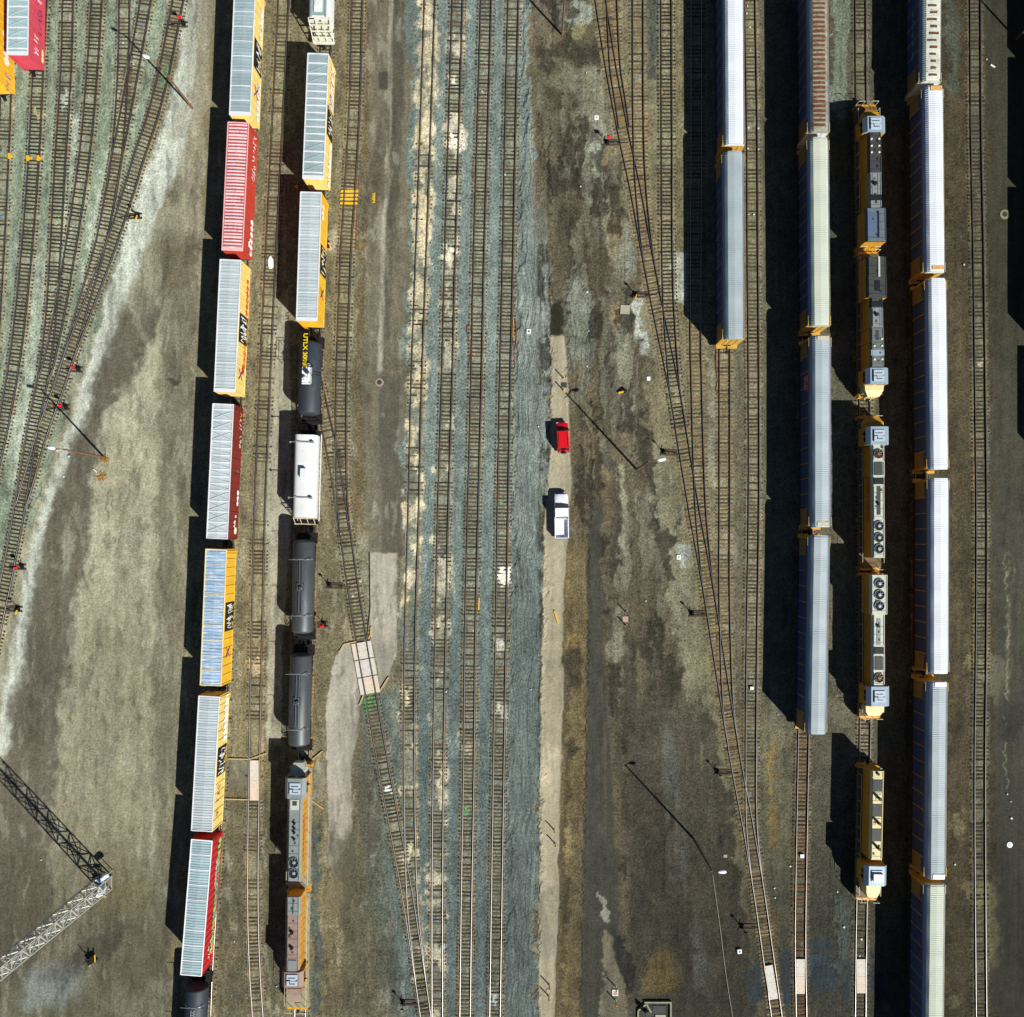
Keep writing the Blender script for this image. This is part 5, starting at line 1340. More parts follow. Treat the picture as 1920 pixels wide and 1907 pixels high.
        for k_ in range(8):
            t = 2 * math.pi * k_ / 8 + .3
            d = Vector((math.cos(t), math.sin(t), 0)); e_ = Vector((math.cos(t + .28), math.sin(t + .28), 0))
            p0, p1 = Vector((0, y, zt + .06)), Vector((0, y, zt + .06))
            bb.add([p0 + d * .15, p0 + d * (rr - .1), p0 + e_ * (rr - .1) + Vector((0, 0, .05)), p0 + e_ * .15 + Vector((0, 0, .05)),
                    p0 + d * .15 - Vector((0, 0, .015)), p0 + d * (rr - .1) - Vector((0, 0, .015)), p0 + e_ * (rr - .1) + Vector((0, 0, .035)), p0 + e_ * .15 + Vector((0, 0, .035))],
                   [(0, 1, 2, 3), (7, 6, 5, 4), (0, 4, 5, 1), (1, 5, 6, 2), (2, 6, 7, 3), (3, 7, 4, 0)])
        bb.build('fan_blades', loco_dark if mt is not fan_brown else fan_brown, fo)
        MB().lathe([(0, zt + .05), (.24, zt + .05), (.22, zt + .14), (0, zt + .16)], 'z', (.05, y, 0), 16).build('fan_hub', fan_hub if mt is not fan_brown else fan_brown, fo)
    if cab:
        ya, yb, wd, zt = cab
        y1, y0 = Y(ya), Y(yb)
        ch = .45
        cp = [(-wd / 2, ZD), (wd / 2, ZD), (wd / 2, zt - .5), (wd / 2 - ch, zt), (-wd / 2 + ch, zt), (-wd / 2, zt - .5)]
        cb = MB().prism([(x, z_ - .04 if z_ > ZD + .1 else z_) for x, z_ in cp], y0 + .03, y1 - .03).build('cab', side, root)
        rp = [(-wd / 2 - .03, zt - .52), (-wd / 2 + ch, zt), (wd / 2 - ch, zt), (wd / 2 + .03, zt - .52), (wd / 2 + .03, zt - .58), (-wd / 2 - .03, zt - .58)]
        ro = MB().prism(rp, y0, y1).build('cab_roof', cabcol, cb)
        ym = (y0 + y1) / 2
        ab = MB().box(-.72, .78, ym - .75, ym - .1, zt, zt + .14).box(-.72, .78, ym + .12, ym + .78, zt, zt + .12).box(-.2, .55, ym - .1, ym + .12, zt, zt + .08)
        ab.build('roof_box', M('cab_roof_plate', '#aebcc6', .4, .1, .06, 3), ro)
        kb = MB() if 'switcher' in label else MB().box(-.75, -.68, ym - .78, ym + .8, zt, zt + .17).box(-.3, .5, ym - .5, ym - .42, zt + .14, zt + .17).box(-.28, -.2, ym - .5, ym - .15, zt + .14, zt + .17).box(-.5, .5, ym + .3, ym + .38, zt + .12, zt + .16)
        if kb.v: kb.build('roof_fitting', loco_black, ro)
        gb = MB()
        for sd in (-1, 1):
            gb.box(*((wd / 2 - .02, wd / 2 + .015) if sd > 0 else (-wd / 2 - .015, -wd / 2 + .02)), ym - .75, ym - .08, zt - 1.35, zt - .72)
            gb.box(*((wd / 2 - .02, wd / 2 + .015) if sd > 0 else (-wd / 2 - .015, -wd / 2 + .02)), ym + .05, ym + .72, zt - 1.35, zt - .72)
        yf = y1 if front == 'N' else y0; s_ = 1 if front == 'N' else -1
        for xx in (-.72, .72): gb.box(xx - .45, xx + .45, min(yf - s_ * .05, yf + s_ * .01), max(yf - s_ * .05, yf + s_ * .01), zt - 1.2, zt - .6)
        gb.build('cab_window', glass_dark, cb)
        mb = MB()
        for sd in (-1, 1): mb.box(*((wd / 2, wd / 2 + .28) if sd > 0 else (-wd / 2 - .28, -wd / 2)), ym + .3 * s_, ym + .38 * s_ + .08, zt - 1.3, zt - .8)
        mb.build('mirror', loco_black, cb)
    if nose:
        ya, yb, wd, zt, mt = nose
        y1, y0 = Y(ya, 3), Y(yb, 3)
        tip = .62
        yf, yr = (y1, y0) if front == 'N' else (y0, y1)
        nb = MB().add([(-wd / 2, yr, ZD), (wd / 2, yr, ZD), (wd / 2, yr, zt), (-wd / 2, yr, zt), (-wd / 2 * tip, yf, ZD), (wd / 2 * tip, yf, ZD), (wd / 2 * tip, yf, zt - .35), (-wd / 2 * tip, yf, zt - .35),
                       (-wd / 2 * .98, (yf * .55 + yr * .45), ZD), (wd / 2 * .98, (yf * .55 + yr * .45), ZD), (wd / 2 * .95, (yf * .55 + yr * .45), zt - .08), (-wd / 2 * .95, (yf * .55 + yr * .45), zt - .08)],
                      [(0, 1, 2, 3), (0, 3, 11, 8), (8, 11, 7, 4), (1, 9, 10, 2), (9, 5, 6, 10), (3, 2, 10, 11), (11, 10, 6, 7), (4, 7, 6, 5), (0, 8, 9, 1), (8, 4, 5, 9)])
        no = nb.build('nose', mt, root)
        s_ = 1 if front == 'N' else -1
        lb = MB()
        for xx in (-.16, .16): lb.lathe([(0, 0), (.1, 0), (.12, .08 * s_), (0, .1 * s_)], 'y', (xx, yf, zt - .7), 12)
        lb.build('headlight', M('lamp_lens', '#e8e4d0', .2, 0, .03, 3), no)
    for ex in extras:
        k_ = ex[0]
        if k_ == 'box':     # name, x0,x1, ya,yb, z0, z1, mat
            _, nm, x0, x1, ya, yb, z0_, z1_, mt = ex
            MB().box(x0, x1, Y(yb), Y(ya), z0_, z1_).build(nm, mt, root)
        elif k_ == 'dots':
            _, nm, pts, rr, z0_, mt = ex
            for (xx, yy) in pts:
                MB().lathe([(0, z0_ - .02), (rr, z0_ - .02), (rr, z0_ + .1), (0, z0_ + .14)], 'z', (xx, Y(yy), 0), 12).build(nm, mt, root)
        elif k_ == 'stack':
            _, nm, pts, rr, z0_, ht = ex
            for (xx, yy) in pts:
                MB().lathe([(0, z0_ - .02), (rr, z0_ - .02), (rr * .9, z0_ + ht), (0, z0_ + ht)], 'z', (xx, Y(yy), 0), 12).build(nm, loco_black, root)
    if letter:
        s_, size, yy, zz, wd = letter
        for mt_m in (east(wd / 2 + .04, Y(yy), zz), west(-wd / 2 - .04, Y(yy), zz)):
            link('lettering', text_mesh(s_, size, .005, red_paint, mt_m, bold=.02), root)
    return root
TL = [i for i, t in enumerate(TR) if 'yellow locomotives' in t['label']][0]
TT = [i for i, t in enumerate(TR) if 'two yellow engines' in t['label']][0]
zr = 4.55
loco('yellow engine with broad blue grey radiator at its lower end, topmost in its column', TL, 206, 478, 'N',
     [(247, 292, 1.9, zr, loco_dark), (292, 324, 1.95, zr + .02, loco_dark), (324, 391, 1.85, zr - .02, loco_grey), (391, 453, 2.9, zr + .1, louver)],
     cab=(219, 248, 3.05, 4.75), nose=(207, 222, 2.2, 3.5, loco_yel),
     extras=[('dots', 'vent_cap', [(-.5, 261), (.55, 261), (-.5, 274), (.55, 274), (-.5, 286), (.55, 286)], .14, zr, M('cap_cream', '#d9d4a8', .5, 0, .05, 2)),
             ('stack', 'exhaust_stack', [(-.1, 345)], .28, zr - .02, .35), ('box', 'exhaust_housing', -.8, .8, 366, 376, zr - .05, zr + .1, loco_black),
             ('box', 'radiator_core', -1.2, .1, 400, 444, zr + .1, zr + .16, M('radiator_core_blue', '#33455c', .4, .4, .15, 2, wave=3)), ('box', 'roof_strip', .12, .35, 398, 446, zr + .1, zr + .2, loco_black),
             ('box', 'roof_strip', -.45, -.3, 326, 365, zr - .03, zr + .04, loco_grey), ('box', 'roof_strip', .3, .45, 326, 365, zr - .03, zr + .04, loco_grey)])
loco('yellow engine with dark split radiator at its upper end, pale nose below', TL, 478, 748, 'S',
     [(482, 520, 2.75, zr + .1, loco_dark), (520, 558, 2.85, zr + .14, loco_dark), (558, 577, 1.85, zr - .04, loco_dark), (577, 614, 1.85, zr, loco_grey), (615, 641, 1.95, zr + .03, loco_midgrey), (642, 688, 1.98, zr + .04, loco_midgrey)],
     cab=(690, 720, 3.1, 4.75), nose=(719, 744, 2.7, 3.5, loco_cream), nose_col=loco_yel,
     extras=[('box', 'radiator_ridge', .15, .4, 482, 520, zr + .1, zr + .22, loco_pale), ('box', 'roof_hatch', -.35, .35, 527, 546, zr + .14, zr + .2, loco_black), ('box', 'exhaust_housing', -.75, .75, 566, 575, zr - .04, zr + .06, loco_black),
             ('stack', 'exhaust_stack', [(-.1, 590)], .26, zr, .35), ('box', 'roof_strip', -.6, -.4, 580, 612, zr, zr + .06, loco_grey), ('box', 'roof_strip', .4, .6, 580, 612, zr, zr + .06, loco_grey), ('box', 'roof_strip', -.2, .2, 620, 638, zr + .02, zr + .08, loco_dark),
             ('dots', 'vent_cap', [(-.45, 649), (.6, 649), (-.45, 674), (.6, 674), (.6, 636)], .14, zr + .04, M('cap_cream', '#d9d4a8', .5, 0, .05, 2)),
             ('box', 'roof_panel', -.9, .9, 656, 667, zr + .03, zr + .08, loco_cab)])
loco('yellow engine with pale roof and three round fans at its lower end', TL, 782, 1070, 'N',
     [(834, 865, 1.85, zr, loco_pale), (865, 893, 1.9, zr + .03, loco_pale), (893, 911, 1.8, zr, loco_pale), (911, 975, 1.8, zr + .02, loco_pale), (975, 1046, 1.85, zr + .04, loco_pale)],
     fans=[(851, .66, zr, fan_brown), (986, .68, zr + .04, loco_grey), (1008, .68, zr + .04, loco_grey), (1029, .68, zr + .04, loco_grey)],
     cab=(800, 834, 3.1, 4.75), nose=(783, 802, 2.5, 3.5, loco_yel), letter=('UNION PACIFIC', .95, 935, 3.35, 1.8),
     extras=[('box', 'roof_hatch', -.55, .55, 867, 891, zr + .02, zr + .12, loco_dark), ('box', 'exhaust_housing', -.6, .7, 897, 908, zr, zr + .12, loco_black), ('box', 'roof_groove', -.25, .25, 912, 965, zr + .0, zr + .07, loco_dark), ('stack', 'exhaust_stack', [(-.05, 945)], .22, zr + .02, .3)])
loco('yellow engine with three fans in a wide white block at its upper end', TL, 1072, 1344, 'S',
     [(1078, 1152, 2.45, zr + .12, loco_pale), (1152, 1211, 1.85, zr - .02, loco_pale), (1211, 1229, 1.85, zr, loco_pale), (1229, 1258, 1.9, zr + .02, loco_pale), (1258, 1288, 1.85, zr, loco_pale)],
     fans=[(1094, .7, zr + .12, loco_grey), (1115, .7, zr + .12, loco_grey), (1136, .7, zr + .12, loco_grey), (1271, .66, zr, fan_brown)],
     cab=(1287, 1324, 3.1, 4.75), nose=(1323, 1342, 2.6, 3.4, loco_cream),
     extras=[('box', 'roof_groove', -.3, .25, 1160, 1209, zr - .04, zr + .03, loco_grey), ('stack', 'exhaust_stack', [(-.1, 1174)], .2, zr - .02, .3), ('box', 'exhaust_housing', -.6, .6, 1214, 1226, zr, zr + .1, loco_black), ('box', 'roof_hatch', -.55, .55, 1231, 1256, zr + .02, zr + .1, loco_dark)])
loco('yellow switcher engine with cream hood, dark louvre panels and white air conditioner on its cab', TL, 1428, 1680, 'S',
     [(1446, 1458, 1.85, zr - .02, loco_cream), (1458, 1612, 1.8, zr, loco_cream)],
     cab=(1623, 1660, 3.05, 4.8), nose=(1656, 1680, 2.0, 3.9, loco_cream),
     extras=[('box', 'louvre_panel', -.68, .68, 1462, 1484, zr - .02, zr + .07, loco_black), ('box', 'louvre_panel', -.68, .68, 1508, 1530, zr - .02, zr + .07, loco_black), ('box', 'louvre_panel', -.68, .68, 1554, 1577, zr - .02, zr + .07, loco_black),
             ('stack', 'exhaust_stack', [(.15, 1496), (.15, 1542), (.15, 1589)], .22, zr, .8), ('stack', 'exhaust_stack', [(0, 1451)], .22, zr - .02, .25),
             ('box', 'roof_hatch', -.2, .5, 1489, 1500, zr, zr + .08, loco_cream), ('box', 'roof_hatch', -.2, .5, 1535, 1546, zr, zr + .08, loco_cream),
             ('box', 'air_conditioner', -.55, .1, 1636, 1650, 4.8, 5.2, white_paint), ('box', 'air_conditioner', .14, .8, 1636, 1650, 4.8, 5.2, white_paint)])
loco('yellow engine with grey hood roof and two round fans, upper of the coupled pair', TT, 1426, 1660, 'N',
     [(1497, 1521, 1.95, zr + .02, loco_grey), (1521, 1652, 1.9, zr, loco_grey)], fans=[(1617, .72, zr, loco_grey), (1637, .72, zr, loco_grey)],
     cab=(1459, 1497, 2.9, 4.75), nose=(1430, 1458, 2.1, 3.4, loco_pale), cabcol=loco_grey, deckcol=loco_deck2, letter=('UNION PACIFIC', .9, 1575, 3.3, 1.9),
     extras=[('box', 'roof_hatch', -.6, .6, 1499, 1518, zr + .0, zr + .1, loco_pale), ('stack', 'exhaust_stack', [(0, 1544), (0, 1553), (0, 1561), (0, 1573)], .18, zr, .3), ('box', 'roof_hatch', -.3, .3, 1502, 1510, zr + .1, zr + .15, loco_dark)])
loco('yellow engine with rusty pink hood roof, lower of the coupled pair', TT, 1658, 1882, 'S',
     [(1682, 1715, 1.95, zr + .02, loco_grey), (1715, 1797, 1.9, zr, loco_pink), (1797, 1822, 1.95, zr + .02, loco_pink)],
     cab=(1822, 1851, 2.95, 4.7), nose=(1850, 1872, 1.9, 3.6, loco_pink), cabcol=loco_pink, deckcol=loco_deck2,
     extras=[('stack', 'exhaust_stack', [(-.1, 1748), (-.1, 1777)], .26, zr, .3), ('box', 'roof_hatch', -.55, .55, 1800, 1820, zr, zr + .12, loco_grey), ('box', 'roof_strip', -.05, .05, 1684, 1713, zr, zr + .07, loco_black),
             ('box', 'side_tank', 1.0, 1.5, 1826, 1846, 2.6, 3.3, loco_pink)])

# ------------------------------------------------------------------ road vehicles
car_red = M('car_red', '#c4101c', .3, 0, .03, 1, spec=.6)
car_white = M('car_white', '#e4e6ea', .3, 0, .03, 1, spec=.6)
tyre = M('tyre_rubber', '#141414', .85, 0, .1, 4)
rim = M('wheel_rim', '#8d9094', .35, .7, .05, 4)
lens_red = M('tail_lens', '#7d0c10', .3, 0, .05, 4)
lens_clear = M('lamp_lens', '#e8e4d0', .2, 0, .03, 3)
def wheels_on(root, hw, ys, r=.37):
    wm = MB().lathe([(.22, -.12), (r - .03, -.12), (r, -.07), (r, .07), (r - .03, .12), (.22, .12)], 'x', (0, 0, 0), 20).mesh('wheel', tyre, 40)
    rm = MB().lathe([(0, -.1), (.22, -.1), (.22, .1), (0, .1)], 'x', (0, 0, 0), 16).mesh('rim', rim)
    for y in ys:
        for sd in (-1, 1):
            o = link('wheel', wm, root); o.location = (sd * (hw - .14), y, r)
            link('rim', rm, o)
def loft(secs):
    """secs: list of (y, [(x,z)...]) same count"""
    mb = MB(); n = len(secs[0][1])
    for y, pr in secs: mb.v += [(x, y, z) for x, z in pr]
    for i in range(len(secs) - 1):
        for k_ in range(n):
            a_, b_ = i * n + k_, i * n + (k_ + 1) % n
            mb.f.append((a_, b_, b_ + n, a_ + n))
    mb.f.append(tuple(range(n))[::-1]); mb.f.append(tuple((len(secs) - 1) * n + k_ for k_ in range(n)))
    return mb
def bsec(hw, z0, zs, zt, tw):   # lower body section with tumblehome
    return [(-hw * .94, z0), (hw * .94, z0), (hw, z0 + .25), (hw, zs), (tw, zt), (tw * .4, zt + .03), (-tw * .4, zt + .03), (-tw, zt), (-hw, zs), (-hw, z0 + .25)]
# red wagon, nose to the north
loc, L, rz = place((1053.5, 793), (1056.5, 846), .9)
L = 4.25
root = thing('suv', 'red short wagon parked on the concrete strip with its nose up', 'car', loc, rz, 'parked vehicles')
hw = .88
MB_ = loft([(-L / 2, bsec(hw * .92, .5, .85, .95, .7)), (-L / 2 + .18, bsec(hw, .34, .9, 1.0, .78)), (.35, bsec(hw, .32, .92, 1.0, .78)), (1.0, bsec(hw, .34, .88, .98, .76)), (L / 2 - .25, bsec(hw * .97, .36, .82, .9, .72)), (L / 2 - .02, bsec(hw * .84, .45, .7, .76, .62))])
MB_.build('body', car_red, root, smooth=35)
def cabin(root, y_r0, y_r1, y_f1, y_f0, hw, zb, zt, mat):
    """rear base, rear top, front top, front base"""
    t = hw * .90; w2 = hw * .97
    MB().add([(-w2, y_r0, zb), (w2, y_r0, zb), (w2, y_f0, zb), (-w2, y_f0, zb), (-t, y_r1, zt), (t, y_r1, zt), (t, y_f1, zt), (-t, y_f1, zt)],
             [(3, 2, 1, 0), (4, 5, 6, 7), (0, 1, 5, 4), (1, 2, 6, 5), (2, 3, 7, 6), (3, 0, 4, 7)]).build('cabin', glass_dark, root)
    cr = MB().poly([(-t - .02, y_r1 - .05), (t + .02, y_r1 - .05), (t + .02, y_f1 + .02), (t - .15, y_f1 + .08), (-t + .15, y_f1 + .08), (-t - .02, y_f1 + .02)], zt - .04, zt + .035)
    for sd in (-1, 1):
        for (ya, yb) in ((y_r0, y_r1), (y_f0, y_f1), ((y_r0 + y_f0) / 2, (y_r1 + y_f1) / 2)):
            cr.bar((sd * w2 * 1.0, ya, zb), (sd * t, yb, zt), .09)
    cr.build('roof', mat, root)
cabin(root, -L / 2 + .2, -L / 2 + .5, .62, 1.18, hw, .98, 1.84, car_red)
wheels_on(root, hw, (-1.3, 1.3))
for sd in (-1, 1):
    MB().box(sd * .62 - .16, sd * .62 + .16, L / 2 - .1, L / 2 + .0, .62, .78).build('headlight', lens_clear, root)
    MB().box(sd * .72 - .1, sd * .72 + .1, -L / 2 - .02, -L / 2 + .08, .7, 1.0).build('tail_light', lens_red, root)
    MB().box(*((hw, hw + .2) if sd > 0 else (-hw - .2, -hw)), .95, 1.05, .95, 1.12).build('mirror', loco_black, root)
    MB().bar((sd * .62, -L / 2 + .7, 1.92), (sd * .62, .5, 1.92), .04).build('roof_rail', loco_black, root)
MB().box(-.8, .8, -L / 2 - .14, -L / 2 + .05, .42, .62).build('bumper', M('bumper_chrome', '#9a9c9e', .3, .6, .1, 3), root)
MB().lathe([(0, -.1), (.33, -.1), (.35, 0), (.33, .1), (0, .1)], 'y', (.05, -L / 2 - .15, .95), 18).build('spare_wheel', tyre, root)

# white crew cab pickup, nose to the north
loc, L, rz = place((1052, 926), (1053.5, 1010), 1.0)
L = 6.3
root = thing('pickup_truck', 'white long pickup truck with open empty bed parked below the red car', 'pickup truck', loc, rz, 'parked vehicles')
hw = 1.0
yb = -.35
lo = loft([(yb, bsec(hw, .45, 1.08, 1.2, .9)), (1.3, bsec(hw, .45, 1.08, 1.2, .9)), (1.75, bsec(hw, .45, 1.06, 1.18, .88)), (L / 2 - .3, bsec(hw * .97, .48, 1.0, 1.1, .82)), (L / 2, bsec(hw * .86, .55, .9, .98, .72))])
lo.build('body', car_white, root, smooth=35)
bd = MB().box(-hw, hw, -L / 2, yb - .03, .55, .72)
for sd in (-1, 1): bd.box(*((hw - .13, hw) if sd > 0 else (-hw, -hw + .13)), -L / 2 + .0, yb - .03, .72, 1.34)
bd.box(-hw + .13, hw - .13, yb - .11, yb - .03, .72, 1.22)
for sd in (-1, 1): bd.box(*((hw - .32, hw - .13) if sd > 0 else (-hw + .13, -hw + .32)), -2.35, -1.35, .72, .95)
bd.build('cargo_bed', car_white, root)
MB().box(-hw + .14, hw - .14, -L / 2 + .01, -L / 2 + .08, .72, 1.2).build('tailgate', car_white, root)
cabin(root, yb + .05, yb + .3, 1.05, 1.72, hw, 1.16, 2.02, car_white)
wheels_on(root, hw, (-2.0, 2.05), .4)
for sd in (-1, 1):
    MB().box(sd * .72 - .17, sd * .72 + .17, L / 2 - .1, L / 2 + .01, .78, .95).build('headlight', lens_clear, root)
    MB().box(sd * .92 - .06, sd * .92 + .06, -L / 2 - .02, -L / 2 + .03, .85, 1.15).build('tail_light', lens_red, root)
    MB().box(*((hw, hw + .26) if sd > 0 else (-hw - .26, -hw)), 1.3, 1.42, 1.15, 1.4).build('mirror', loco_black, root)
MB().box(-.95, .95, L / 2 - .05, L / 2 + .12, .45, .66).build('bumper', M('bumper_chrome', '#9a9c9e', .3, .6, .1, 3), root)
MB().box(-.95, .95, -L / 2 - .15, -L / 2 + .0, .45, .66).build('bumper', M('bumper_chrome', '#9a9c9e', .3, .6, .1, 3), root)

# ------------------------------------------------------------------ lamp posts
wood_pole = M('pole_wood', '#6f4f36', .85, 0, .2, 2, (1, 1, .2))
lamp_white = M('lamp_head_white', '#e2e6ea', .4, .1, .04, 3)
def lamp(label, base, h, arm, lean=(0, 0), tarp=None):
    p = P(*base)
    root = thing('yard_lamp', label, 'lamp post', p, 0, 'tall yard lamp posts')
    MB().tube([(0, 0, -.2), (0, 0, h * .5), (0, 0, h)], .17, 10, .10).build('pole', wood_pole, root, smooth=50)
    a_ = Vector(arm)
    MB().tube([(0, 0, h - .25), tuple(Vector((0, 0, h + .05)) + a_ * .35), tuple(Vector((0, 0, h + .25)) + a_ * .8)], .05, 8).build('arm', wood_pole, root, smooth=50)
    d = Vector((a_.x, a_.y, 0)).normalized()
    hd = MB()
    n = 12
    c = Vector((0, 0, h + .27)) + a_ * .8
    s_ = Vector((-d.y, d.x, 0))
    for (t, wd, zz) in ((0, .08, 0), (.18, .2, -.04), (.55, .26, -.06), (.9, .2, -.03), (1.05, .05, 0)):
        for k_ in range(8):
            an = 2 * math.pi * k_ / 8
            q = c + d * t + s_ * wd * math.cos(an) + Vector((0, 0, zz + wd * .55 * math.sin(an)))
            hd.v.append(tuple(q))
    for i in range(4):
        for k_ in range(8):
            a0, b0 = i * 8 + k_, i * 8 + (k_ + 1) % 8
            hd.f.append((a0, b0, b0 + 8, a0 + 8))
    hd.f.append(tuple(range(8))[::-1]); hd.f.append(tuple(32 + k_ for k_ in range(8)))
    hd.build('lamp_head', lamp_white, root, smooth=50)
lamp('lamp post at top left leaning across the left fan of tracks, beside the pale gravel', (361, 203), 11.2, (-1.2, .6, 0))
lamp('lamp post with orange rusty foot whose arm points left over the joining tracks', (195, 857.5), 10.6, (-1.0, .12, 0))
lamp('lamp post in the central yard with its shadow falling towards the red car', (1193.5, 880), 11.8, (1.35, .2, 0))
lamp('lamp post in the lower dark dirt right of the asphalt lane', (1300.6, 1573), 11.5, (.95, .0, 0))
lamp('lamp post at the top edge beside the pale gravel patch of the central yard', (1054, 65.5), 11.0, (.5, .8, 0))
lamp('lamp post at the top right corner beside the shaded road', (1906, 73), 11.0, (.9, .4, 0))
# straw round the feet
straw = M('dry_straw', '#b0843a', .95, 0, .3, 5)
for (px, py, r, lab) in [(197, 861, .55, 'tuft of orange dead weeds at the foot of the lamp with the left pointing arm'), (191, 893, .7, 'tuft of orange dead weeds below the lamp with the left pointing arm')]:
    mb = MB(); p = P(px, py); rr = random.Random(px)
    for k_ in range(110):
        an = rr.random() * 6.28; d = r * math.sqrt(rr.random())
        a_ = Vector((d * math.cos(an), d * math.sin(an), -.03)); b_ = a_ + Vector((rr.uniform(-.25, .25), rr.uniform(-.25, .25), rr.uniform(.08, .35)))
        mb.bar(a_, b_, .035)
    o = mb.build('weed_tuft', straw); o.location = (p.x, p.y, 0); tag(o, lab, 'weeds', 'tufts of dead weeds')

# ------------------------------------------------------------------ lattice mast
p = P(197, 1655)
root = thing('lattice_mast', 'tall galvanised lattice mast whose long shadow crosses the bottom left corner', 'lattice mast', p, 0)
galv = M('galvanised_steel', '#b9b8ae', .5, .3, .15, 2, rust='#8a6a4a', rust_at=.66)
HT = 40.0
bw = lambda z: .95 - .35 * z / HT
for sx in (-1, 1):
    for sy in (-1, 1):
        MB().bar((sx * bw(0), sy * bw(0), -.1), (sx * bw(HT), sy * bw(HT), HT), .15).build('leg', galv, root)
br = MB()
z = 0.0; k_ = 0
while z < HT - 1.7:
    z2 = z + 1.75
    a_, c_ = bw(z), bw(z2)
    cs = [(-1, -1), (1, -1), (1, 1), (-1, 1)]
    for i in range(4):
        (x0, y0), (x1, y1) = cs[i], cs[(i + 1) % 4]
        br.bar((x0 * a_, y0 * a_, z), (x1 * a_, y1 * a_, z), .08)
        if (k_ + i) % 2 == 0: br.bar((x0 * a_, y0 * a_, z), (x1 * c_, y1 * c_, z2), .11)
        else: br.bar((x1 * a_, y1 * a_, z), (x0 * c_, y0 * c_, z2), .11)
    z = z2; k_ += 1
br.build('bracing', galv, root)
lb = MB(); ladder_bits(lb, .0, -.55, .3, HT - 1, .45, 'x', .5); lb.build('ladder', galv, root)
MB().box(-1.6, 1.6, -1.6, 1.6, HT - .6, HT - .5).build('platform', galv, root)
fb = MB()
for xx in (-1.2, -.4, .4, 1.2): fb.box(xx - .25, xx + .25, 1.55, 1.85, HT - .4, HT + .15)
fb.build('floodlight', lamp_white, root)
MB().box(-1.1, 1.1, -1.1, 1.1, -.2, .03).build('footing', M('mast_footing', '#6f6850', .9, 0, .2, 2), root)
# fittings at the foot
p2 = P(211, 1632)
root = thing('floodlight', 'white blue floodlight drum on a short post beside the mast foot', 'floodlight', p2, 0)
MB().bar((0, 0, -.1), (0, 0, 2.1), .1).build('post', galv, root)
hd = MB(); 
for (t, r) in ((-.55, .1), (-.45, .3), (.35, .36), (.5, .2), (.55, .02)):
    for q in range(14):
        an = 2 * math.pi * q / 14
        d = Vector((.75, .62, 0)).normalized(); s_ = Vector((-d.y, d.x, 0))
        hd.v.append(tuple(d * t * 1.2 + s_ * r * math.cos(an) + Vector((0, 0, 2.25 + r * math.sin(an)))))
for i in range(4):
    for q in range(14):
        a0, b0 = i * 14 + q, i * 14 + (q + 1) % 14
        hd.f.append((a0, b0, b0 + 14, a0 + 14))
hd.f.append(tuple(range(14))[::-1]); hd.f.append(tuple(56 + q for q in range(14)))
hd.build('lamp_drum', M('drum_white_blue', '#cfdcea', .35, .1, .08, 3), root, smooth=40)
p2 = P(199, 1643)
root = thing('floodlight', 'small white and blue lamp between the mast and the larger floodlight drum', 'floodlight', p2, 0)
MB().bar((0, 0, -.1), (0, 0, 1.5), .08).build('post', galv, root)
MB().lathe([(0, -.4), (.2, -.4), (.26, .1), (.2, .4), (0, .45)], 'x', (0, 0, 1.6), 14).build('lamp_drum', M('drum_blue', '#6b84c0', .35, .1, .2, 3), root, smooth=40)
p2 = P(196, 1664)
root = thing('electrical_cabinet', 'white electrical cabinet on a slab at the mast foot', 'cabinet', p2, -.35)
MB().box(-.3, .3, -.75, .55, .05, 1.5).box(-.34, .34, -.8, .6, 1.5, 1.58).build('body', M('cabinet_white', '#dfe6e4', .45, 0, .05, 3), root)
MB().box(-.9, .7, -1.3, -1.05, -.1, .12).build('slab', M('slab_tan', '#a08e72', .85, 0, .15, 3), root)
MB().box(.305, .33, -.6, .4, .2, 1.35).build('door', M('cabinet_grey', '#a9b2b0', .45, 0, .05, 3), root)

# ------------------------------------------------------------------ switch stands
sw_red = M('target_red', '#d0202a', .45, 0, .05, 3)
sw_yel = M('handle_yellow', '#d9a51c', .5, 0, .05, 3)
oldwood = M('old_timber', '#4a3c2b', .9, 0, .25, 3, (1, 4, 1))
SW = [((346, 46), 'L', 'red', 'switch stand with red target at the top of the rightmost left fan track'),
      ((260, 405), 'L', 'yellow', 'switch stand with yellow handle beside the pale gravel below the leaning lamp'),
      ((149, 693), 'L', 'red', 'switch stand with red target, upper of two beside the joining left tracks'),
      ((125, 764), 'L', 'red', 'switch stand with red target, lower of two beside the joining left tracks'),
      ((43, 1063), 'L', 'red', 'switch stand with red target at the left edge beside the curved track'),
      ((36, 1142), 'L', 'yellow', 'lowest left edge switch stand with a yellow handle'),
      ((619, 1098), 'R', 'none', 'plain dark switch stand left of the bending crossing track'),
      ((609, 1171), 'Lx', 'red', 'switch stand with pink red base beside the dark grey tank car'),
      ((1139, 268), 'R', 'red', 'switch stand with red ball target on the pale gravel by the ladder track'),
      ((1193, 553), 'R', 'yellow', 'switch stand with yellow handle above the concrete slab by the ladder track'),
      ((1245, 848), 'R', 'none', 'dark switch stand right of the central lamp head'),
      ((1298, 1151), 'R', 'none', 'dark switch stand below the white plate beside the ladder track'),
      ((1346, 1448), 'R', 'none', 'dark switch stand beside the ladder track level with the switcher engine'),
      ((1392, 1738), 'R', 'none', 'lowest dark switch stand beside the ladder track above the white box'),
      ((757, 1880), 'R', 'none', 'dark switch stand at the bottom edge left of the middle tracks')]
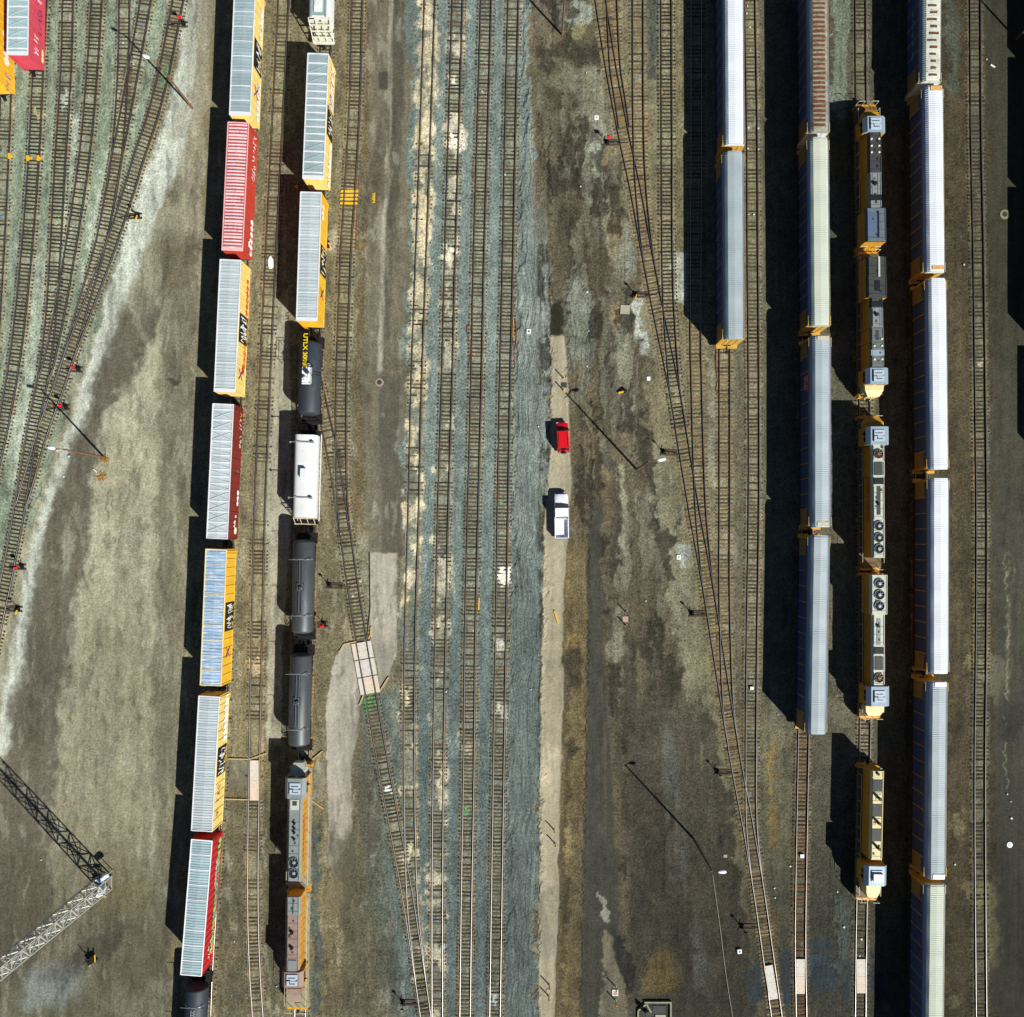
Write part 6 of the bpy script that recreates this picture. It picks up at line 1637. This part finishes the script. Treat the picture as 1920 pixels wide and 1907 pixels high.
for (b_, side_, col, lab) in SW:
    p = P(*b_)
    root = thing('switch_stand', lab, 'switch stand', p, random.uniform(-.08, .08), 'switch stands')
    s_ = -1 if side_.startswith('L') else 1
    tb = MB()
    for yy in (-.32, .3): tb.box(*sorted((s_ * -.5, s_ * 1.9)), yy - .12, yy + .12, -.1, .075)
    tb.build('head_timber', oldwood, root)
    MB().box(-.22, .22, -.3, .3, .07, .3).box(-.12, .12, -.14, .14, .3, .55).build('stand_base', black_iron, root)
    MB().bar((0, 0, .4), (0, 0, 1.75), .07).build('post', black_iron, root)
    MB().bar((s_ * .2, 0, .16), (s_ * 1.9, 0, .12), .07).bar((s_ * 1.4, -.1, .12), (s_ * 3.0, -.1, .1), .05).build('throw_rod', black_iron, root)
    if col == 'yellow': MB().bar((0, -.1, .5), (-.25, -.75, .5), .14).build('handle', sw_yel, root)
    else: MB().bar((0, .1, .5), (.1, .65, .45), .07).build('handle', black_iron, root)
    if col == 'red':
        MB().lathe([(0, -.03), (.3, -.03), (.3, .03), (0, .03)], 'y', (.0, 0, 1.75), 14).box(-.24, .24, -.24, .24, 1.72, 1.79).build('target', sw_red, root)
    else:
        MB().lathe([(0, -.03), (.24, -.03), (.24, .03), (0, .03)], 'y', (.0, 0, 1.7), 12).build('target', black_iron, root)

# ------------------------------------------------------------------ grade crossings
conc = M('crossing_concrete', '#c4bdb0', .8, 0, .12, 1.5, rust='#9a8f80', rust_at=.64)
conc2 = M('crossing_concrete_tan', '#c9b9a4', .8, 0, .1, 1.5)
def panel(root, x0, x1, y0, y1, z0, z1, m=conc, holes=True):
    MB().box(x0, x1, y0, y1, z0, z1).build('panel', m, root)
    if holes:
        hb = MB()
        for yy in np.linspace(y0 + .35, y1 - .35, 3):
            for xx in (x0 + .2, x1 - .2):
                if x1 - x0 > .8: hb.lathe([(0, z1 + .001), (.05, z1 + .001), (.05, z1 + .006), (0, z1 + .006)], 'z', (xx, yy, 0), 8)
        if hb.v: hb.build('lifting_hole', loco_black, root.children[-1])
c0 = P(677, 1203); c1 = P(695, 1300)
ctr = (c0 + c1) / 2; d = (c0 - c1)
root = thing('grade_crossing', 'concrete crossing of nine pale panels on the bending track', 'grade crossing', (ctr.x, ctr.y, 0), math.atan2(-d.x, d.y), 'concrete crossings')
Lc = d.length
for i in range(3):
    y0 = -Lc / 2 + i * Lc / 3 + .04; y1 = y0 + Lc / 3 - .14
    panel(root, -.62, .62, y0, y1, -.1, .225, conc if i != 0 else conc2)
    panel(root, -1.42, -.88, y0, y1, -.1, .222, conc2 if i == 2 else conc, False)
    panel(root, .88, 1.42, y0, y1, -.1, .222, conc2 if i == 0 else conc, False)
for (xc, ya, yb, nn, lab, side_) in [(477.5, 1425, 1500, 2, 'narrow concrete crossing on the empty track beside the bleached boxcar', False),
                              (1500, 1797, 1862, 2, 'bolted concrete crossing panel on the track below the grey carrier', True), (1613.5, 1797, 1861, 2, 'bolted concrete crossing panels in two pieces below the switcher engine', True)]:
    a_, c_ = P(xc, ya), P(xc, yb); ctr = (a_ + c_) / 2; Lc = a_.y - c_.y
    root = thing('grade_crossing', lab, 'grade crossing', (ctr.x, ctr.y, 0), 0, 'concrete crossings')
    for i in range(nn):
        y0 = -Lc / 2 + i * Lc / nn + .015; panel(root, -.62, .62, y0, y0 + Lc / nn - .03, -.1, .225, conc2 if i == 0 else conc)
c0 = P(1439.5, 1809); c1 = P(1450, 1872); ctr = (c0 + c1) / 2; d = c0 - c1
root = thing('grade_crossing', 'slanted stained concrete crossing panel on the diagonal ladder track', 'grade crossing', (ctr.x, ctr.y, 0), math.atan2(-d.x, d.y), 'concrete crossings')
for i in range(2):
    y0 = -d.length / 2 + i * d.length / 2 + .015; panel(root, -.62, .62, y0, y0 + d.length / 2 - .03, -.1, .24, conc)
tanwood = M('tan_edging', '#b59a66', .8, 0, .12, 3)
for (pts, lab) in [([(637, 1222), (645, 1208), (668, 1203)], 'bent tan edging at the upper left corner of the nine panel crossing'), ([(696, 1175), (695, 1190), (691, 1198)], 'short tan edging at the top right of the nine panel crossing'),
                   ([(707, 1298), (712, 1296), (729, 1269)], 'tan edging slanting up from the lower right of the nine panel crossing'), ([(682, 1303), (674, 1322)], 'tan edging at the lower left foot of the nine panel crossing'),
                   ([(428, 1422.5), (468, 1423.5), (500, 1412)], 'long tan edging along the top of the narrow crossing'), ([(422, 1498), (465, 1499)], 'long tan edging along the bottom of the narrow crossing'),
                   ([(586, 1424), (605, 1408)], 'tan edging right of the upper yellow engine nose'), ([(584, 1500), (607, 1516)], 'tan edging right of the grey cab roof')]:
    mb = MB()
    ps = [P(*q) for q in pts]
    for a_, b_ in zip(ps, ps[1:]): mb.bar(a_ + Vector((0, 0, .05)), b_ + Vector((0, 0, .05)), .16, .2)
    tag(mb.build('timber_edging', tanwood), lab, 'edging', 'tan edgings at the crossings')
# yellow painted ties and stencilled word
yb_ = M('yellow_road_paint', '#dcae22', .6, 0, .12, 3)
for i, yy in enumerate((359, 366.5, 373.5, 381.5)):
    xx = track_at([k_ for k_, t in enumerate(TR) if 'yellow painted' in t['label']][0], yy)
    p = P(xx - .5, yy)
    o = MB().box(-1.28, 1.28, -.15, .15, -.05, .085).build('painted_tie', yb_); o.location = (p.x, p.y, 0)
    tag(o, ['topmost yellow painted tie beside the yellow stencilled word', 'second yellow painted tie from the top beside the stencilled word', 'third yellow painted tie from the top beside the stencilled word', 'lowest yellow painted tie beside the stencilled word'][i], 'painted tie', 'yellow painted ties')
p = P(700.5, 371)
me_ = text_mesh('TRIM', .62, .002, yb_, Matrix(((0, .85, 0, 0), (-1.05, 0, 0, 0), (0, 0, 1, .02), (0, 0, 0, 1))), bold=.03)
o = link('stencilled_word', me_); o.location = (p.x, p.y, .012)
tag(o, 'yellow word stencilled on the grey road beside the painted ties', 'road marking')

# ------------------------------------------------------------------ bollards, plates, lids and small things
for (x, y, lab) in [(1057, 709.5, 'yellow bollard, upper of two above the lamp shadow'), (1057, 732.5, 'yellow bollard, lower of two above the lamp shadow'),
                    (1039, 1556, 'thin yellow bollard, upper of two on the concrete strip in its lower half'), (1041, 1582, 'thin yellow bollard, lower of two on the concrete strip in its lower half'),
                    (1030, 1847, 'bollard above the small square plate at the foot of the concrete strip'), (1029, 1868, 'bollard below the small square plate at the foot of the concrete strip'),
                    (1154, 1850, 'bollard above the white framed lid near the bottom edge'), (1154, 1876, 'bollard below the white framed lid near the bottom edge'),
                    (1174, 1148, 'dark bollard above the pink lid in the central dirt'), (1174, 1173, 'dark bollard below the pink lid in the central dirt')]:
    p = P(x, y); dark = y in (1148, 1173)
    root = thing('bollard', lab, 'bollard', p, 0, 'bollards')
    MB().lathe([(.0, -.1), (.09, -.1), (.09, 1.38), (.05, 1.43), (0, 1.44)], 'z', (0, 0, 0), 10).build('post', oldwood if dark else sw_yel, root)
    MB().lathe([(.0, -.05), (.22, -.05), (.2, .04), (0, .04)], 'z', (0, 0, 0), 12).build('footing', M('footing_concrete', '#8f8874', .85, 0, .15, 2), root)
lid_pink = M('pink_lid', '#a98a78', .8, 0, .1, 3); lid_white = M('white_lid', '#d9dcda', .6, 0, .08, 3); lid_grey = M('slab_grey', '#9c9683', .85, 0, .15, 2); lid_dark = M('iron_lid', '#3f423f', .6, .4, .2, 3)
def plate(lab, x, y, sx, sy, h, m, hole=None, frame=None, rz=0, cat='ground plate'):
    p = P(x, y)
    root = thing('ground_plate', lab, cat, p, rz, 'plates and lids on the ground')
    MB().box(-sx / 2, sx / 2, -sy / 2, sy / 2, -.1, h).build('slab', m, root)
    if hole: MB().box(-sx * .2, sx * .2, -sy * .2, sy * .2, h + .001, h + .012).build('cover', hole, root)
    if frame:
        fb = MB()
        for sd in (-1, 1):
            fb.box(*sorted((sd * sx / 2, sd * (sx / 2 - .12))), -sy / 2, sy / 2, h, h + .03); fb.box(-sx / 2 + .13, sx / 2 - .13, *sorted((sd * sy / 2, sd * (sy / 2 - .12))), h, h + .03)
        fb.build('frame', frame, root)
plate('pink square lid between two dark bollards', 1172.5, 1161, .8, .8, .06, lid_pink)
plate('white framed square lid between two bollards at bottom', 1153.5, 1861, .85, .85, .06, lid_pink, None, lid_white)
plate('small pink plate between the bollards on the concrete strip foot', 1028, 1858, .5, .5, .04, lid_pink)
plate('pale square concrete slab below the yellow handled switch stand', 1172, 580.5, 1.35, 1.25, .1, lid_grey, None, None, -.05)
plate('white square plate with dark eye on the rutted gravel', 991.5, 621.5, .62, .66, .1, lid_white, lid_dark)
plate('small white square plate on the pale gravel right of the dirt', 1118.5, 220.5, .62, .6, .08, lid_white, lid_pink)
plate('white square plate beside the ladder track on the grey patch', 1272.5, 1045, .6, .66, .1, lid_white, lid_grey)
plate('white square box beside the lowest switch stand', 1386, 1783, .62, .6, .25, lid_white, lid_dark, None, .1)
plate('small grey plate left of the central lamp ladder', 1216, 710, .5, .55, .08, lid_white)
plate('dark square grate above the shadow of the central lamp', 1057.5, 722, .8, .68, .03, lid_dark)
plate('white box with hose between the rails below the grey carrier', 1503, 1604, .55, .5, .3, lid_white)
plate('white box with wand between the rails near the bottom of the second carrier', 1409, 1290, .5, .45, .3, lid_white)
plate('small square plate beside the lower lamp shadow end', 1360, 1605, .5, .4, .06, lid_grey)
def round_lid(lab, x, y, r, m, mid, h=.06):
    p = P(x, y)
    root = thing('manhole_cover', lab, 'manhole', p, 0, 'plates and lids on the ground')
    MB().lathe([(0, -.05), (r, -.05), (r, h), (r * .6, h + .01), (0, h + .01)], 'z', (0, 0, 0), 24).build('ring', m, root)
    MB().lathe([(0, h + .012), (r * .55, h + .012), (r * .5, h + .03), (0, h + .03)], 'z', (0, 0, 0), 20).build('cover', mid, root)
round_lid('round manhole with pink rim in the road between the tracks', 711.5, 717, .62, M('rim_pink', '#8d7d6d', .85, 0, .1, 3), lid_dark)
round_lid('round manhole with bright white ring on the far right road', 1893, 1584, .42, lid_white, M('cover_blue_grey', '#8d98a2', .5, .2, .1, 3))
round_lid('round manhole with dull earth rim on the far right road', 1884, 402, .7, M('rim_earth', '#7a7456', .85, 0, .15, 3), lid_dark, .03)
plank_y = M('yellow_plank', '#d6a53c', .7, 0, .1, 3)
def stick(lab, a_, b_, m, wd=.16, name='plank', cat='plank', h=.06):
    p, q = P(*a_), P(*b_); c = (p + q) / 2; d = (q - p) / 2
    o = MB().bar(-d + Vector((0, 0, h)), d + Vector((0, 0, h)), wd, .1).build(name, m); o.location = (c.x, c.y, .02)
    tag(o, lab, cat)
stick('yellow plank lying slanted on the concrete strip', (1039.5, 1145), (1047, 1170), plank_y, .22)
stick('yellow plank beside the third middle track', (898.5, 1121), (897.5, 1144), plank_y, .18)
stick('pale stick lying on the dark gravel at far right', (1857, 122), (1865, 127), lid_white, .2)
stick('white stick lying beside the orange weeds', (176, 880), (187, 889), lid_white, .14)
stick('yellow plank beside the dark straight track at top', (1240, 166), (1240, 178), plank_y, .2)
for (x, y, lab) in [(72, 297, 'yellow derail block on the right rail of the track under the pink red boxcar'), (52.5, 297, 'yellow derail block on the left rail of the track under the pink red boxcar'), (18, 293, 'yellow derail block on the track under the yellow boxcar at the left edge')]:
    p = P(x, y); root = thing('derail_block', lab, 'derail', p, 0, 'yellow derail blocks')
    MB().box(-.12, .2, -.42, .35, .02, .26).box(-.2, .5, -.15, .1, .02, .14).build('block', sw_yel, root)
# fallen yellow hydrant heap and broken barrier
p = P(1166, 735)
root = thing('cable_riser', 'yellow pipe stub with dark cap in the central dirt', 'pipe stub', p, .2)
MB().tube([(-.5, 0, .15), (.2, .0, .4)], .16, 10).build('pipe', sw_yel, root)
MB().lathe([(0, 0), (.3, 0), (.26, .5), (0, .55)], 'z', (.45, 0, 0), 12).build('cap', black_iron, root)
p = P(174, 1797)
root = thing('scrap_barrier', 'dark scrap frame with yellow stripe lying below the lattice mast', 'scrap frame', p, .6)
MB().box(-.7, .6, -.5, .45, .0, .5).bar((-.6, -.4, .5), (.5, .5, .9), .14).bar((.6, -.5, .2), (-.4, .6, .8), .1).build('frame', black_iron, root)
MB().bar((.4, -.55, .6), (1.0, .35, .65), .13).bar((-1.0, -.7, .2), (-.6, -.5, .3), .08).build('stripe_bar', sw_yel, root)
MB().bar((-.4, .3, .5), (-.3, .35, 2.0), .08).build('post', black_iron, root)
# vault at the bottom edge
p = P(1226, 1893)
root = thing('concrete_vault', 'open concrete vault with dark pit at the bottom edge', 'vault', p, 0)
vb = MB()
vb.box(-1.4, 2.5, 1.05, 1.25, -.1, .3).box(2.3, 2.5, -2.6, 1.05, -.1, .3).box(-2.4, -2.2, -2.6, -.1, -.1, .25)
vb.bar((-2.3, -.05, .1), (-1.1, .9, .1), .2, .35).bar((-1.1, .9, .1), (-.4, -.3, .1), .2, .35)
vb.build('wall', M('vault_concrete', '#8d8b72', .85, 0, .2, 2), root)
MB().box(-.2, 1.7, -.6, .55, -.05, .03).build('pit', loco_black, root)
MB().box(.2, 1.7, -1.5, -.7, -.05, .12).build('slab', lid_grey, root)
p = P(1214.5, 1900)
root = thing('vent_post', 'white capped vent post with blue top beside the open vault', 'vent post', p, 0)
MB().lathe([(0, -.1), (.3, -.1), (.3, 1.5), (.36, 1.6), (.3, 1.75), (0, 1.8)], 'z', (0, 0, 0), 16).build('post', M('post_white', '#d9e2e8', .4, 0, .06, 3), root, smooth=40)
MB().lathe([(0, 1.78), (.2, 1.78), (.18, 1.95), (0, 1.98)], 'z', (0, .12, 0), 14).build('cap', M('cap_blue', '#3f8fb8', .4, 0, .06, 3), root)
# hoses and air lines beside the middle tracks
hose_r = M('hose_rust', '#8a4530', .7, 0, .15, 3); hose_y = M('hose_yellow', '#d0a030', .6, 0, .1, 3)
def hose(lab, pts, m, r=.05):
    ln = smooth_line(pts, .5)
    o = MB().tube([q + Vector((0, 0, .07)) for q in ln], r, 6).build('hose', m); tag(o, lab, 'hose', 'hoses lying beside tracks')
hose('rust red hose looping beside the fourth middle track', [(964, 660), (968, 640), (968, 615), (966, 598), (963, 610), (962, 640), (966, 690)], hose_r)
hose('rust red hose looping beside the third middle track', [(880, 640), (876, 625), (876, 612), (880, 608), (884, 618), (883, 650), (879, 690)], hose_r)
hose('yellow hose beside the fourth middle track', [(962.5, 600), (962, 618), (961.5, 632)], hose_y, .06)
hose('rust red hose beside the track under the white carriers', [(1345, 640), (1342, 680), (1345, 715), (1342, 730), (1348, 742), (1347, 770)], hose_r)
hose('thin rust red wire along the yellow painted ties', [(674, 330), (672, 360), (669, 410), (668, 470)], hose_r, .035)
hose('black cable along the pale crossing road', [(693, 1036), (693.5, 1100), (694, 1140), (690, 1175), (688, 1195)], loco_black, .06)
hose('pale cable trench line along the lower dirt', [(1336, 1640), (1350, 1740), (1360, 1820), (1374, 1910)], lid_grey, .04)
# rag and scraps
p = P(508, 493)
mb = MB(); rr = random.Random(4)
top = [(.34 * (1 + .4 * rr.random()) * math.cos(t), .8 * (1 + .3 * rr.random()) * math.sin(t)) for t in np.linspace(0, 6.28, 13)[:-1]]
mb.poly(top, .0, .16)
o = mb.build('rag', lid_white); o.location = (p.x, p.y, .0); tag(o, 'large white rag lying between the rails of the empty track', 'rag')
scr_w = M('scrap_white', '#bcc4c8', .5, 0, .05, 3); scr_b = M('scrap_blue', '#4d8fd0', .5, 0, .1, 3)
SCR = [(269, 47, 'b'), (153, 338, 'w'), (242, 352, 'w'), (4, 407, 'b'), (22, 700, 'b'), (231, 81, 'w'), (95, 553, 'w'), (122, 673, 'w'), (725, 1457, 'b'), (820, 1726, 'b'), (727, 1474, 'w'), (775, 1034, 'b'),
       (996, 1293, 'w'), (837, 1297, 'w'), (1010, 800, 'w'), (1101, 548, 'w'), (1104, 621, 'w'), (1101, 687, 'w'), (1100, 137, 'w'), (1198, 146, 'b'), (1089, 350, 'w'), (1211, 1127, 'w'), (1406, 52, 'w'), (1401, 12, 'w'), (1400, 26, 'w'),
       (1407, 95, 'w'), (1356, 992, 'b'), (1458, 1340, 'b'), (1482, 1624, 'w'), (1570, 1672, 'w'), (1582, 1738, 'w'), (1612, 1792, 'w'), (1615, 1761, 'w'), (1888, 1489, 'w'), (1895, 1503, 'w'), (1896, 1534, 'w'), (1790, 1621, 'w'), (1452, 1665, 'w'),
       (1453, 1683, 'w'), (440, 1765, 'w'), (519, 1849, 'w'), (108, 845, 'w'), (130, 856, 'w'), (120, 894, 'w'), (78, 1612, 'w'), (181, 1689, 'w'), (662, 1118, 'w'), (676, 1090, 'w'), (639, 1001, 'w'), (655, 978, 'w'), (1403, 240, 'w'), (1422, 241, 'w'),
       (1402, 279, 'w'), (1422, 281, 'w'), (1404, 403, 'w'), (1413, 403, 'w'), (1850, 112, 'w'), (1807, 497, 'w'), (947, 328, 'w'), (904, 172, 'w')]
for i, (x, y, c) in enumerate(SCR):
    rr = random.Random(i * 7 + 1)
    p = P(x, y)
    s_ = rr.uniform(.10, .19)
    pts = [(s_ * rr.uniform(.6, 1.1) * math.cos(t), s_ * rr.uniform(.6, 1.1) * math.sin(t)) for t in np.linspace(0, 6.28, 8)[:-1]]
    o = MB().poly(pts, 0, rr.uniform(.06, .14)).build('litter_scrap', scr_b if c == 'b' else scr_w)
    o.location = (p.x, p.y, .03)
    tag(o, 'small bright blue scrap of litter on the yard gravel' if c == 'b' else 'small white scrap of litter on the yard gravel', 'litter', 'blue scraps of litter' if c == 'b' else 'white scraps of litter')
# worker's orange cooler and tools in the shade of the second row
p = P(558, 353)
root = thing('water_cooler', 'small orange drum standing in the shade beside the yellow boxcar', 'drum', p, 0)
MB().lathe([(0, -.05), (.26, -.05), (.28, .5), (0, .52)], 'z', (0, 0, 0), 16).build('drum', M('drum_orange', '#d9631c', .5, 0, .05, 3), root)
MB().lathe([(0, .52), (.2, .52), (.18, .6), (0, .6)], 'z', (0, 0, 0), 14).build('lid', hose_y, root)
p = P(621.5, 466)
root = thing('marker_post', 'small white and orange track marker beside the yellow boxcar', 'marker post', p, 0)
MB().bar((0, 0, -.1), (0, 0, .9), .1).build('post', lid_white, root)
MB().box(-.2, .25, -.5, -.35, .6, 1.0).box(-.2, .25, .3, .45, .6, 1.0).build('board', M('board_orange', '#d89a5a', .5, 0, .05, 3), root)
